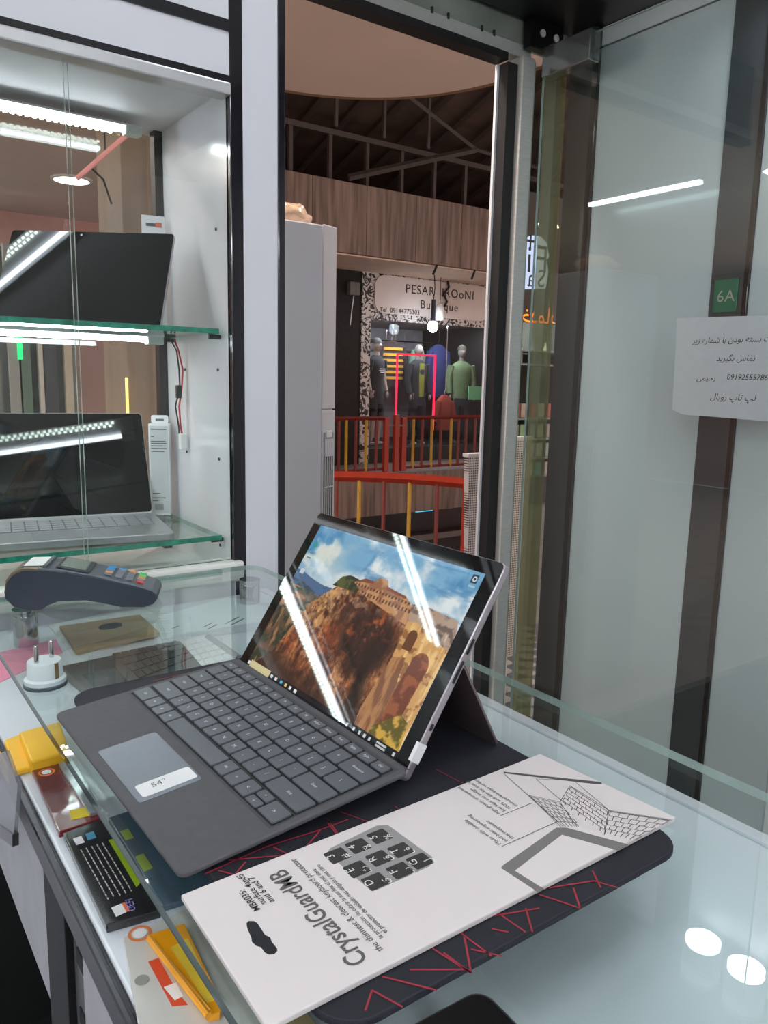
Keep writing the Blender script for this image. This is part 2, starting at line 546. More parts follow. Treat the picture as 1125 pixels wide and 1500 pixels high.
# ------------------------------------------------------------------ display cabinet
CX0, CX1, CY0, CY1 = -0.50, 0.584, 1.26, 1.62
cab = thing('display_cabinet', 'white display cabinet with glass shelves and sliding glass doors beside the doorway', 'cabinet', (0.2, CY0, 0))
oc = Vector((0.2, CY0, 0))
def cb(x0, x1, y0, y1, z0, z1, m=None):
    return (m or MB()).box(x0 - oc.x, x1 - oc.x, y0 - oc.y, y1 - oc.y, z0, z1)
cb(CX1, CX1 + 0.018, CY0 + 0.02, 1.575, 0.9, 1.9).build('side_panel', WHITE, cab)
cb(CX0 - 0.018, CX0, CY0, CY1, 0, 1.9).build('side_panel', WHITE, cab)
cb(CX0, CX1, CY0 + 0.02, CY1, 1.815, 1.83).build('top_board', WHITE_M, cab)
cb(CX0, CX1 - 0.003, CY0, CY0 + 0.02, 1.8274, 1.8930).build('fascia_panel', WHITE, cab)
cb(CX0, CX1 - 0.003, CY0, CY0 + 0.02, 1.9104, CZ).build('fascia_panel', WHITE, cab)
cb(CX0, CX1 - 0.002, CY0 - 0.003, CY0 + 0.02, 1.8171, 1.8274).build('trim_strip', BLACK, cab)
cb(CX0, CX1 - 0.002, CY0 - 0.003, CY0 + 0.02, 1.8930, 1.9104).build('trim_strip', BLACK, cab)
cb(CX0, CX1 - 0.002, CY0 - 0.006, CY0 + 0.03, 1.7976, 1.8171).build('door_track', mat('satin aluminium', (214, 214, 214), 0.28, 0.5), cab, bevel=0.003)
cb(CX0, CX1 + 0.012, CY0 - 0.012, CY0 + 0.035, 0.988, 1.024).build('sill', mat('ivory sill', (232, 230, 222), 0.3), cab, bevel=0.004)
cb(CX0, CX1, CY0, CY0 + 0.02, 0, 0.988).build('base_panel', WHITE, cab)
cb(CX0, CX1, CY0 + 0.02, CY1, 0.97, 0.988).build('bottom_board', WHITE_M, cab)
child_label(cb(CX1 - 0.016, CX1 + 0.02, 1.576, 1.60, 0.95, 1.83).build('back_frame', mat('dark bronze frame', (52, 48, 46), 0.4, 0.3), cab), 'dark bronze back frame post')
cb(CX0, CX1 - 0.016, CY1 - 0.008, CY1, 0.988, 1.805).build('back_pane', GLASS_S, cab)
def pane(x0, x1, y, name, g=GLASS_S):
    m = MB()
    m.box(x0 - oc.x, x1 - oc.x, y - oc.y, y + 0.005 - oc.y, 1.024, 1.80)
    m.bm.faces.ensure_lookup_table()
    for f in m.bm.faces:
        f.normal_update()
        if abs(f.normal.y) < 0.5:
            f.material_index = 1
    return m.build(name, [g, EDGE_L], cab)
pane(CX0, 0.336, 1.283, 'sliding_door')
pane(0.3265, CX1 - 0.002, 1.27, 'sliding_door')
for z in (1.43, 1.066):
    m = MB()
    m.box(CX0 - oc.x, 0.572 - oc.x, 1.292 - oc.y, 1.60 - oc.y, z - 0.009, z)
    m.bm.faces.ensure_lookup_table()
    for f in m.bm.faces:
        f.normal_update()
        if abs(f.normal.z) < 0.5:
            f.material_index = 1
    m.build('glass_shelf', [GLASS_SH, EDGE], cab)
    for y in (1.315, 1.53):
        MB().lathe([(0.004, 0), (0.004, 0.022)], 10, Matrix.Translation((CX1 - 0.022 - oc.x, y - oc.y, z - 0.013)) @ Matrix.Rotation(PI / 2, 4, 'Y')).build('shelf_pin', RUBBER, cab, smooth=True)
for y, z in ((1.325, 1.60), (1.325, 1.36), (1.325, 1.20), (1.48, 1.36), (1.48, 1.20), (1.325, 1.04)):
    MB().lathe([(0.003, 0), (0.003, 0.002)], 10, Matrix.Translation((CX1 - 0.0015 - oc.x, y - oc.y, z)) @ Matrix.Rotation(PI / 2, 4, 'Y')).build('pin_hole', RUBBER, cab)

def led_bar(y, z, x1, label):
    t = thing('led_bar', label, 'lamp', (0, y, z))
    MB().box(-0.45, x1, -0.012, 0.045, 0.0052, 0.0085).build('rail', WHITE_M, t)
    MB().tube([(-0.45, 0, 0), (x1 - 0.03, 0, 0)], 0.0048, 10).build('tube', L_TUBE, t, smooth=True)
    MB().box(x1 - 0.03, x1, -0.011, 0.011, -0.009, 0.008).build('end_cap', mat('clear end cap', (214, 222, 214), 0.15), t, bevel=0.002)
    m = MB()
    for k in range(int((x1 + 0.41) / 0.012)):
        for dy, sh in ((0.028, 0.0), (0.036, 0.006)):
            m.box(-0.45 + k * 0.012 + sh, -0.45 + k * 0.012 + sh + 0.006, dy, dy + 0.005, 0.001, 0.004)
    m.build('led_dots', emit('led dot light', (232, 248, 240), E_LED * 0.9), t)['kind'] = 'stuff'
led_bar(1.535, 1.793, 0.527, 'bright white led bar under the top of the display cabinet')
led_bar(1.45, 1.4125, 0.528, 'bright white led bar below the upper glass shelf')
cable = MB()
pts = [(0.560, 1.47, 1.415), (0.567, 1.47, 1.395), (0.575, 1.47, 1.36), (0.572, 1.47, 1.325), (0.566, 1.47, 1.29), (0.568, 1.47, 1.25), (0.573, 1.47, 1.225)]
t = thing('led_cable', 'red and black led supply cable hanging beside the white cabinet wall', 'cable', pts[-1])
q = Vector(pts[-1])
MB().tube([Vector(p) - q for p in pts], 0.0018, 8).build('red_wire', mat('red wire', (176, 36, 48), 0.4), t, smooth=True)
MB().tube([Vector(p) - q + Vector((-0.006 + 0.004 * (i % 2), 0.004, 0)) for i, p in enumerate(pts)], 0.0016, 8).build('black_wire', RUBBER, t, smooth=True)
MB().box(-0.012, -0.002, -0.004, 0.006, 0.08, 0.105).build('connector', RUBBER, t, bevel=0.002)
MB().box(-0.008, 0.006, -0.006, 0.006, -0.018, 0.012).build('plug', PAPER, t, bevel=0.002)

# ------------------------------------------------------------------ the hall outside
CONC = mat('stained concrete', (140, 118, 108), 0.85, var=0.0, scale=3.0, stretch=(5, 5, 0.35), color2=(94, 77, 70), bump=0.3)
SOFF = mat('plaster soffit', (196, 168, 148), 0.8, var=0.08, scale=3)
PLAS = mat('hall ceiling plaster', (206, 186, 172), 0.8, var=0.03, scale=2)
DARKW = mat('dark brown wall', (30, 25, 24), 0.8, var=0.3)
REDP = mat('orange red rail paint', (160, 52, 34), 0.35, var=0.12)
DRED = mat('dark red rail paint', (116, 38, 32), 0.35, var=0.12)
YELP = mat('yellow rail paint', (180, 138, 38), 0.35, var=0.12)

def arc(cx, cy, r, a0, a1, n):
    return [(cx + r * math.cos(math.radians(a0 + (a1 - a0) * k / n)), cy + r * math.sin(math.radians(a0 + (a1 - a0) * k / n))) for k in range(n + 1)]
def checker():
    m = bpy.data.materials.new('checker tile')
    m.use_nodes = True
    nt = m.node_tree
    b = nt.nodes['Principled BSDF']
    tc = nt.nodes.new('ShaderNodeTexCoord')
    ck = nt.nodes.new('ShaderNodeTexChecker')
    ck.inputs['Scale'].default_value = 1 / 0.08
    ck.inputs['Color1'].default_value = rgb(176, 172, 172)
    ck.inputs['Color2'].default_value = rgb(104, 100, 104)
    nt.links.new(tc.outputs['Object'], ck.inputs['Vector'])
    nt.links.new(ck.outputs['Color'], b.inputs['Base Color'])
    b.inputs['Roughness'].default_value = 0.3
    return m
fl = [(-6, D + 0.05), (14, D + 0.05), (14, 9.2), (8.95, 9.2), (3.05, 3.06)] + arc(1.9, 2.9, 1.07, 8, 90, 14) + [(1.6, 3.97), (1.6, 9.0), (-6, 9.0)]
hf = struct(MB().prism(fl, -0.3, -0.008).build('hall_floor', [mat('lightened hall floor', (150, 142, 138), 0.35, var=0.3, scale=8)]), 'gallery floor outside the shop, lightened to bounce light')  # floor colour raised so it throws light onto the hall ceiling
tl = [MB().box(0, 0.078, 0, 0.078, -0.008, 0), MB().box(0, 0.078, 0, 0.078, -0.008, 0)]
tm = []
for m, mt in zip(tl, (mat('light floor tile', (182, 178, 180), 0.3), mat('grey floor tile', (108, 104, 110), 0.3))):
    me = bpy.data.meshes.new('tile')
    m.bm.to_mesh(me)
    m.bm.free()
    me.materials.append(mt)
    tm.append(me)
for i in range(17):
    for j in range(17):
        x, y = 1.86 + i * 0.08, 2.0 + j * 0.08
        if (x - 1.9) ** 2 + (y - 2.9) ** 2 < 1.0 or y < 2.9:
            if x < 3.2:
                to = link('tile', tm[(i + j) % 2], None, hf)
                to.location = (x, y, 0)
# round balcony ceiling over the doorway and the hall ceiling to the left
rc = struct(MB().prism([(-6, D + 0.06), (2.9, D + 0.06)] + arc(1.9, 2.9, 1.0, 0, 90, 20) + [(-6, 3.9)], 2.82, 2.9).build('ceiling_hall', PLAS), 'pale round edged balcony ceiling outside the doorway')
rim = MB()
pts = [(2.9, D + 0.06)] + arc(1.9, 2.9, 1.0, 0, 90, 24)
rim.tube([(p[0], p[1], 2.835) for p in pts], 0.022, 8)
rim.build('ceiling_rim', mat('brown rim', (120, 92, 66), 0.6), rc, smooth=True)
struct(MB().prism([(-6, 3.9), (1.95, 3.9), (2.4, 5.0), (3.4, 9.0), (-6, 9.0)], 2.82, 2.9).build('ceiling_hall_far', PLAS), 'pale hall ceiling seen through the display cabinet')
struct(MB().box(-6, 3.6, 8.9, 9.0, 0, 2.82).build('wall_hall', mat('dusty brown wall', (186, 152, 144), 0.8, var=0.1, scale=1.5)), 'dusty brown far wall of the hall')
struct(MB().box(-6.1, -6, 1.9, 9.0, 0, 2.82).build('wall_hall_side', MATS['dusty brown wall']), 'side wall of the hall')
bk = struct(MB().box(1.5, 3.3, 8.3, 8.9, 2.28, 2.82).build('trim_2', mat('rosy bulkhead', (206, 150, 142), 0.7)), 'rosy bulkhead below the hall ceiling')
struct(MB().box(-3, 1.5, 8.5, 8.9, 2.42, 2.82).build('trim_3', mat('pale bulkhead', (196, 186, 178), 0.7)), 'pale bulkhead below the hall ceiling')
downlight(1.72, 6.6, 2.82, 'large round downlight in the hall ceiling behind the cabinet', 0.13, emit('hall downlight far', (255, 246, 238), 9), 'hall downlights')
downlight(-2.6, 3.0, 2.82, 'unseen downlight added in the hall ceiling farther left of the storefront', 0.13, emit('hall downlight', (255, 238, 228), E_HALL_ADDED), 'added downlights near the storefront')  # added out of view to brighten the hall
downlight(-1.6, 3.0, 2.82, 'unseen downlight added in the hall ceiling near the storefront', 0.13, emit('hall downlight', (255, 238, 228), E_HALL_ADDED), 'added downlights near the storefront')  # second unseen lamp added for the hall brightness
for x, y, w in ((0.15, 5.2, 'in the middle of the left hall'), (-1.6, 5.4, 'at the side of the left hall'), (0.3, 7.6, 'at the back of the left hall')):  # lamps added outside the view to brighten the left hall ceiling
    downlight(x, y, 2.82, 'unseen downlight added in the hall ceiling ' + w, 0.13, emit('hall downlight', (255, 238, 228), E_HALL_ADDED), 'hall downlights')
for x, w in ((1.15, 'left'), (2.35, 'right')):  # lamps added above the view to light the balcony ceiling
    downlight(x, 2.12, 2.82, 'unseen downlight added just outside the doorway, %s one' % w, 0.10, emit('hall downlight', (255, 238, 228), E_HALL_ADDED), 'added balcony downlights')
for k, (y, w) in enumerate(((2.3, 1.1), (3.6, 1.1))):  # unseen glowing panels added to brighten hall ceiling and floor
    t = thing('added_glow_panel', 'unseen glowing panel added on the far left hall wall, %s one' % ['nearer', 'farther'][k], 'window', (-5.98, y, 0.4))
    MB().box(0, 0.04, 0, w, 0, 2.2).build('frame', CHAR, t)
    MB().box(0.04, 0.05, 0.05, w - 0.05, 0.05, 2.15).build('pane', emit('added panel glow', (250, 236, 228), 8), t)
ceiling_tube(-0.36, 3.21, 2.5, 0.8, 'white tube light hanging in the hall outside', 'y', emit('hall tube', (240, 247, 255), 24))
pil = struct(MB().box(1.29, 1.52, 4.05, 4.45, 0, 2.82).build('hall_pillar', mat('tan pillar', (150, 132, 112), 0.6, color2=(118, 106, 96), scale=2), bevel=0.004), 'tan square pillar in the hall')
t = thing('pink_duct', 'pink curved trim hanging below the hall ceiling behind the cabinet', 'trim', (0.9, 3.2, 2.5))
pts = [[(0.9051, 2.1106)][0], [(0.9546, 2.1598)][0], [(1.0104, 2.2159)][0], [(1.0613, 2.2665)][0], [(1.1186, 2.3242)][0]]
MB().tube([(p[0] - 0.9, 0.2 - i * 0.02, p[1] - 2.5) for i, p in enumerate(pts)], 0.010, 8).build('tube', mat('pink tube', (238, 164, 162), 0.4), t, smooth=True)
MB().tube([(pts[1][0] - 0.9, 0.18, pts[1][1] - 2.5), (pts[1][0] - 0.85, 0.18, pts[1][1] - 2.54), (pts[1][0] - 0.82, 0.18, pts[1][1] - 2.63)], 0.004, 6).build('hanging_wire', RUBBER, t)
MB().tube([(pts[2][0] - 0.9, 0.16, pts[2][1] - 2.5), (pts[2][0] - 0.9, 0.16, 0.32)], 0.003, 6).build('ceiling_hook', RUBBER, t)
# glazed shop partitions far left in the hall
for k, (px0, w, colr, lab) in enumerate((
        ([(1.3675, 1.3692)][0], 0.10, (148, 152, 150), 'pale grey partition post nearest the left edge of the cabinet'),
        ([(1.4443, 1.3712)][0], 0.10, (92, 118, 104), 'greenish partition post beside the pale grey one'),
        ([(1.6066, 1.3753)][0], 0.05, (196, 196, 188), 'thin pale partition post in the hall'),
        ([(1.6407, 1.3762)][0], 0.12, (62, 66, 74), 'dark partition post in the hall'),
        ([(1.8260, 1.3809)][0], 0.07, (190, 182, 164), 'cream partition post in the hall'))):
    tag(MB().box(px0[0], px0[0] + w, 7.5, 7.56, 0, 2.42).build('partition_post', mat('post %d' % k, colr, 0.4), bevel=0.004), lab, 'post')
tag(MB().box([(1.3261, 1.3678)][0][0] - 2, [(1.9844, 1.3846)][0][0], 7.7, 7.71, 0, 2.42).build('partition_glass', glass('hall partition', (150, 172, 168), 0.08, (140, 152, 150), 0.5)), 'dull greenish partition glass far back in the hall', 'glass')
t = thing('green_neon', 'short green and violet neon strip on the far hall partition', 'neon', ([(1.4575, 1.4886)][0][0], 7.48, 1.5))
MB().box(-0.02, 0.02, 0, 0.02, -0.05, 0.18).build('green_tube', emit('green neon', (40, 220, 120), 2.0), t)
MB().box(-0.02, 0.02, 0, 0.02, 0.18, 0.36).build('violet_tube', emit('violet neon', (110, 120, 230), 1.5), t)
tag(MB().box(1.275, 1.285, 4.03, 4.045, 1.05, 1.33).build('amber_led_line', emit('amber line', (255, 214, 120), 2.5)), 'thin amber led line on the edge of the tan pillar', 'lamp')

# railings
def railing(name, label, pts_bars, top, posts, loc):
    t = thing(name, label, 'railing', loc)
    q = Vector(loc)
    MB().tube([Vector(p) - q for p in top], 0.03, 4).build('top_rail', DRED if 'far' in label else REDP, t)
    b = [Vector((p[0], p[1], 0.05)) - q for p in top]
    MB().tube(b, 0.02, 4).build('bottom_rail', DRED, t)
    for (x, y, mt, r, z1) in pts_bars:
        MB().tube([Vector((x, y, 0.03)) - q, Vector((x, y, z1)) - q], r, 6).build('baluster', mt, t)
    for (x, y, z1) in posts:
        MB().box(x - q.x - 0.04, x - q.x + 0.04, y - q.y - 0.03, y - q.y + 0.03, -q.z, z1).build('post', REDP, t, bevel=0.004)
    return t
def on_arc(x):
    return 2.9 + math.sqrt(max(0.0, 1.03 ** 2 - (x - 1.9) ** 2))
near = []
for i, x in enumerate((1.93, 2.05, 2.17, 2.29, 2.40, 2.51, 2.62, 2.72, 2.81)):
    near.append((x, on_arc(x), YELP if i % 2 else DRED, 0.013 if i % 2 else 0.012, 0.78))
railing('balcony_railing', 'curved red railing with red and yellow balusters at the near balcony edge', near,
        [(p[0], p[1], 0.79) for p in arc(1.9, 2.9, 1.03, 16, 100, 14)], [(2.89, 3.184, 0.80)], (2.6, 3.6, 0))
farx = [(p[0], k) for p, k in zip([(6.0226, 0.4372), (6.1851, 0.4324), (6.3623, 0.4272), (6.5429, 0.4218), (7.2217, 0.4017), (7.3923, 0.3967), (7.5792, 0.3912), (7.7558, 0.3860), (7.9634, 0.3798), (8.1184, 0.3752), (8.2756, 0.3706), (8.4644, 0.3650), (8.6418, 0.3598)], 'YRYRYRYRYRRRY')]
far = [(x, 9.3, YELP if k == 'Y' else DRED, 0.024, 0.77) for x, k in farx] + [(x, 9.3, YELP if i % 2 else DRED, 0.024, 0.77) for i, x in enumerate((5.9, 5.74, 5.58, 5.42, 8.82, 9.0, 9.18))]
ft = railing('gallery_railing', 'far red gallery railing with yellow and red balusters before the boutique', far,
        [(5.2, 9.3, 0.79), (6.73, 9.3, 0.79)], [(6.717, 9.3, 0.80), (6.88, 9.27, 0.84), (7.035, 9.3, 0.80)], (7, 9.3, 0))
MB().tube([(7.035 - 7, 0, 0.79), (9.2 - 7, 0, 0.79)], 0.03, 4).build('top_rail', DRED, ft)
MB().tube([(7.035 - 7, 0, 0.05), (9.2 - 7, 0, 0.05)], 0.02, 4).build('bottom_rail', DRED, ft)
MB().tube([(6.717 - 7, -0.02, 0.68), (7.035 - 7, -0.02, 0.68)], 0.014, 6).build('latch_bar', mat('latch steel', (150, 140, 135), 0.4, 0.7), ft)

# far gallery: floor slab, lower storey, upper parapet, roof
struct(MB().box(1.7, 14, 9.24, 13, -0.28, -0.02).build('far_gallery_floor', mat('dusty slab', (120, 104, 98), 0.8, var=0.15)), 'far gallery floor slab')
fs = struct(MB().box(1.7, 14, 9.18, 9.24, -0.62, -0.02).build('far_slab_edge', CONC), 'stained concrete slab edge below the far railing')
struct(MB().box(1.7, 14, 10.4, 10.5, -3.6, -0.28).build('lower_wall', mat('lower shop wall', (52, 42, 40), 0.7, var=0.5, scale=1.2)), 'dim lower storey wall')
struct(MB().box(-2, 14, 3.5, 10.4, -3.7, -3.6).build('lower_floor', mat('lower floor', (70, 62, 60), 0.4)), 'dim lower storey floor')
for k, (a, b_, z, w, c_, lab) in enumerate(((6.3, 9.6, -1.35, 0.10, (120, 108, 104), 'grey signboard ledge of the lower storey shops'), (6.3, 9.6, -2.0, 0.07, (92, 84, 82), 'lower grey ledge of the lower storey shops'))):
    tag(MB().box(a, b_, 10.2, 10.4, z, z + w).build('shop_ledge', mat('ledge %d' % k, c_, 0.6)), lab, 'ledge')
tag(MB().box(8.0, 8.35, 10.15, 10.2, -0.84, -0.76).build('cyan_neon', emit('cyan neon', (70, 190, 225), 1.6)), 'small cyan neon strip in the lower storey', 'neon')
tag(MB().box(8.45, 9.1, 10.15, 10.2, -0.80, -0.73).build('pink_neon', emit('pink neon', (235, 60, 120), 1.6)), 'pink neon strip in the lower storey', 'neon')
par = struct(MB().box(1.7, 14, 9.32, 9.46, 3.02, 3.95).build('upper_parapet', CONC), 'streaked concrete parapet of the upper gallery')
for k in range(14):
    x = 2.0 + k * 0.86
    MB().box(x, x + 0.855, 9.285, 9.32, 3.03, 3.94).build('panel', CONC, par, bevel=0.006)
struct(MB().box(1.7, 14, 9.30, 13, 3.0, 3.02).build('gallery_soffit', SOFF), 'plaster soffit of the upper gallery')
for x in (7.55, 8.3):
    tag(MB().tube([(x, 9.27, 3.02), (x - 0.05, 9.25, 2.94), (x - 0.12, 9.2, 2.88)], 0.018, 6).build('bent_rod', RUBBER), 'short bent rod sticking out below the concrete parapet, %s' % ('left one' if x < 8 else 'right one'), 'rod')
rf = struct(MB().face([(1, 11.4, 4.45), (14, 11.4, 4.45), (14, 2.6, 7.4), (1, 2.6, 7.4)]).build('roof', mat('dark roof boards', (70, 52, 44), 0.9, var=0.35, scale=2)), 'dark sloping roof over the atrium')
for k in range(18):
    x = 3.0 + k * 0.55
    MB().tube([(x, 11.3, 4.42), (x, 2.7, 7.30)], 0.05, 4).build('rafter', mat('dark rafter', (60, 47, 42), 0.8), rf)
struct(MB().box(1, 14, 11.4, 11.5, 3.02, 4.6).build('attic_wall', mat('black attic', (26, 24, 26), 0.9)), 'black wall behind the roof studs')
tr = thing('roof_truss', 'dusty steel roof truss with studs and a diagonal brace above the concrete parapet', 'truss', (7, 9.5, 3.95))
TRM = mat('dusty steel', (70, 60, 57), 0.6, 0.2, var=0.15)
MB().box(-5, 5, -0.04, 0.04, 0.60, 0.67).build('chord', TRM, tr)
for k in range(12):
    x = -3.0 + k * 0.6
    MB().box(x, x + 0.05, -0.03, 0.03, 0, 0.62).build('stud', TRM, tr)
MB().tube([(-1.0, -0.2, 0.05), (0.9, -0.6, 0.66)], 0.045, 4).build('brace', TRM, tr)
MB().tube([(0.9, -0.6, 0.66), (-0.6, -0.9, 1.0)], 0.03, 4).build('brace', TRM, tr)
MB().tube([(0.9, -0.6, 0.66), (2.2, -0.6, 0.62)], 0.03, 4).build('brace', TRM, tr)
for k in range(3):
    MB().box(-1.4 + k * 0.75, -1.36 + k * 0.75, -0.5, -0.46, 0.55, 1.2).build('hanger', TRM, tr)
for x in (4.5, 9.5):  # unseen lamps added to light the far facade
    t = thing('added_floodlight', 'unseen light added under the roof, %s' % ('left one' if x < 5 else 'right one'), 'lamp', (x, 6.0, 5.7))
    MB().box(-0.3, 0.3, -0.3, 0.3, 0, 0.06).build('housing', RUBBER, t, bevel=0.01)
    MB().box(-0.28, 0.28, -0.28, 0.28, -0.01, 0).build('lens', emit('floodlight', (255, 226, 208), 8), t)

# ------------------------------------------------------------------ boutique across the atrium
def splatter(name, base, ink, scale=9, thr=0.52):
    m = bpy.data.materials.new(name)
    m.use_nodes = True
    nt = m.node_tree
    b = nt.nodes['Principled BSDF']
    b.inputs['Roughness'].default_value = 0.6
    tc = nt.nodes.new('ShaderNodeTexCoord')
    nz = nt.nodes.new('ShaderNodeTexNoise')
    nz.inputs['Scale'].default_value = scale
    nz.inputs['Detail'].default_value = 8
    nz.inputs['Distortion'].default_value = 2.2
    rp = nt.nodes.new('ShaderNodeValToRGB')
    rp.color_ramp.elements[0].position = thr - 0.02
    rp.color_ramp.elements[0].color = rgb(*base)
    rp.color_ramp.elements[1].position = thr + 0.02
    rp.color_ramp.elements[1].color = rgb(*ink)
    nt.links.new(tc.outputs['Object'], nz.inputs['Vector'])
    nt.links.new(nz.outputs['Fac'], rp.inputs['Fac'])
    nt.links.new(rp.outputs['Color'], b.inputs['Base Color'])
    return m
SPL = splatter('floral print', (205, 195, 190), (46, 38, 42))
BX0, BX1, BY = 7.05, 9.95, 10.5
struct(MB().box(4.5, BX0, 10.5, 10.9, -0.02, 3.0).build('wall_dark', DARKW), 'dark shaft wall beside the boutique')
struct(MB().box(BX0, BX1, 12.6, 12.7, -0.02, 3.0).build('wall_boutique_back', mat('boutique back wall', (176, 172, 176), 0.6, var=0.2, scale=1.5)), 'boutique back wall')
struct(MB().box(BX1, BX1 + 0.08, 10.5, 12.6, -0.02, 3.0).build('wall_boutique_side', DARKW), 'boutique side wall')
struct(MB().box(BX0, BX1, 10.5, 12.6, -0.02, 0.22).build('boutique_plinth', mat('dark plinth', (34, 28, 28), 0.5)), 'dark plinth of the boutique window')
struct(MB().box(BX0, BX1, 10.55, 12.6, 2.32, 2.36).build('ceiling_boutique', mat('boutique ceiling', (150, 146, 146), 0.6)), 'boutique ceiling')
sg = thing('boutique_sign', 'pale shop sign with black floral border and Latin lettering over the boutique', 'sign', (8.5, BY, 2.28))
MB().box(-1.45, 1.45, -0.02, 0.06, 0.0, 0.80).build('board', SPL, sg)
MB().prism(rrect(-1.22, 1.22, 0.11, 0.70, 0.18), 0, 0.015, Matrix(((1, 0, 0, 0), (0, 0, 1, -0.04), (0, 1, 0, 0), (0, 0, 0, 1)))).build('panel', mat('sign panel', (214, 200, 194), 0.5, var=0.04, scale=3), sg, recalc=True)
SI = mat('sign ink', (40, 24, 24), 0.6)
def st(s, size, x, z, sp=1.0):
    return MB().text(s, size, frame((x, -0.046, z), (1, 0, 0), (0, 0, 1)), 'CENTER', 0, sp).build('lettering', SI, sg)
st('PESAR  IROoNI', 0.20, 0.12, 0.46, 1.15)
st('Buotique', 0.19, 0.10, 0.24, 1.2)
st('Tel', 0.11, -1.06, 0.13)
st('09144775303', 0.11, -0.62, 0.13)
MB().tube([(0.22, -0.06, 0.80), (0.27, -0.07, 0.62), (0.16, -0.07, 0.5), (0.24, -0.07, 0.38), (0.12, -0.07, 0.2)], 0.02, 6).build('loose_cable', RUBBER, sg, smooth=True)
for x in (BX0, BX1 - 0.17):
    tag(MB().box(x, x + 0.17, BY - 0.02, BY + 0.06, -0.02, 2.28).build('floral_pilaster', SPL), 'black and white floral pilaster at the %s of the boutique window' % ('left' if x < 8 else 'right'), 'pilaster')
tag(MB().box(BX0 + 0.17, BX1 - 0.17, BY + 0.02, BY + 0.03, 0.22, 2.28).build('shop_window', glass('boutique glass', (246, 246, 246), 0.008)), 'large boutique shop window pane', 'window')
tag(MB().text(persian('سر در زیر'), 0.24, frame((8.45, BY + 0.01, 0.02), (1, 0, 0), (0, 0, 1))).build('window_lettering', mat('faded lettering', (120, 110, 112), 0.6)), 'faded lettering along the foot of the boutique window', 'lettering')
b = thing('hanging_bulb', 'bright white bulb hanging on a cord before the boutique sign', 'lamp', (8.10, 10.0, 2.2))
MB().ball((0, 0, 0), 0.085, 1, 1, 1.1).build('bulb', emit('bulb light', (225, 242, 255), 40), b, smooth=True)
MB().cyl(0, 0, 0.08, 0.42, 0.035, 10).build('socket', mat('dark socket', (30, 34, 56), 0.4), b, smooth=True)
MB().tube([(0, 0, 0.42), (0.02, 0, 0.6), (0, 0, 0.8)], 0.008, 6).build('cord', RUBBER, b)
ww = thing('white_canister', 'small white canister lamp hanging beside the bulb', 'lamp', (8.36, 10.15, 2.32))
MB().lathe([(0.06, 0), (0.075, 0.02), (0.07, 0.2), (0.03, 0.26)], 16).build('shell', PAPER, ww, smooth=True)
MB().tube([(0, 0, 0.26), (0, 0, 0.68)], 0.006, 6).build('cord', RUBBER, ww)
rd = thing('red_led_frame', 'red led strip frame glowing in the boutique window', 'neon', (8.15, 10.47, 0.5))
RL = emit('red led', (255, 40, 70), 2.2)
MB().box(-0.40, -0.375, 0, 0.02, 0.0, 1.27).build('strip', RL, rd)
MB().box(0.40, 0.425, 0, 0.02, 0.0, 1.27).build('strip', RL, rd)
MB().box(-0.40, 0.425, 0, 0.02, 1.25, 1.275).build('strip', RL, rd)
tag(MB().box(7.4, 9.6, 10.66, 10.78, 2.305, 2.32).build('added_light_strip', emit('added boutique light', (225, 235, 250), 70)), 'light strip added on the boutique ceiling, hidden by the sign', 'lamp')  # added strip, hidden behind the sign, brightens the mannequins
rail_ = tag(MB().tube([(7.3, 11.9, 2.05), (9.8, 11.9, 2.05)], 0.014, 8).build('clothes_rail', CHROME), 'chrome clothes rail at the back of the boutique', 'rail')

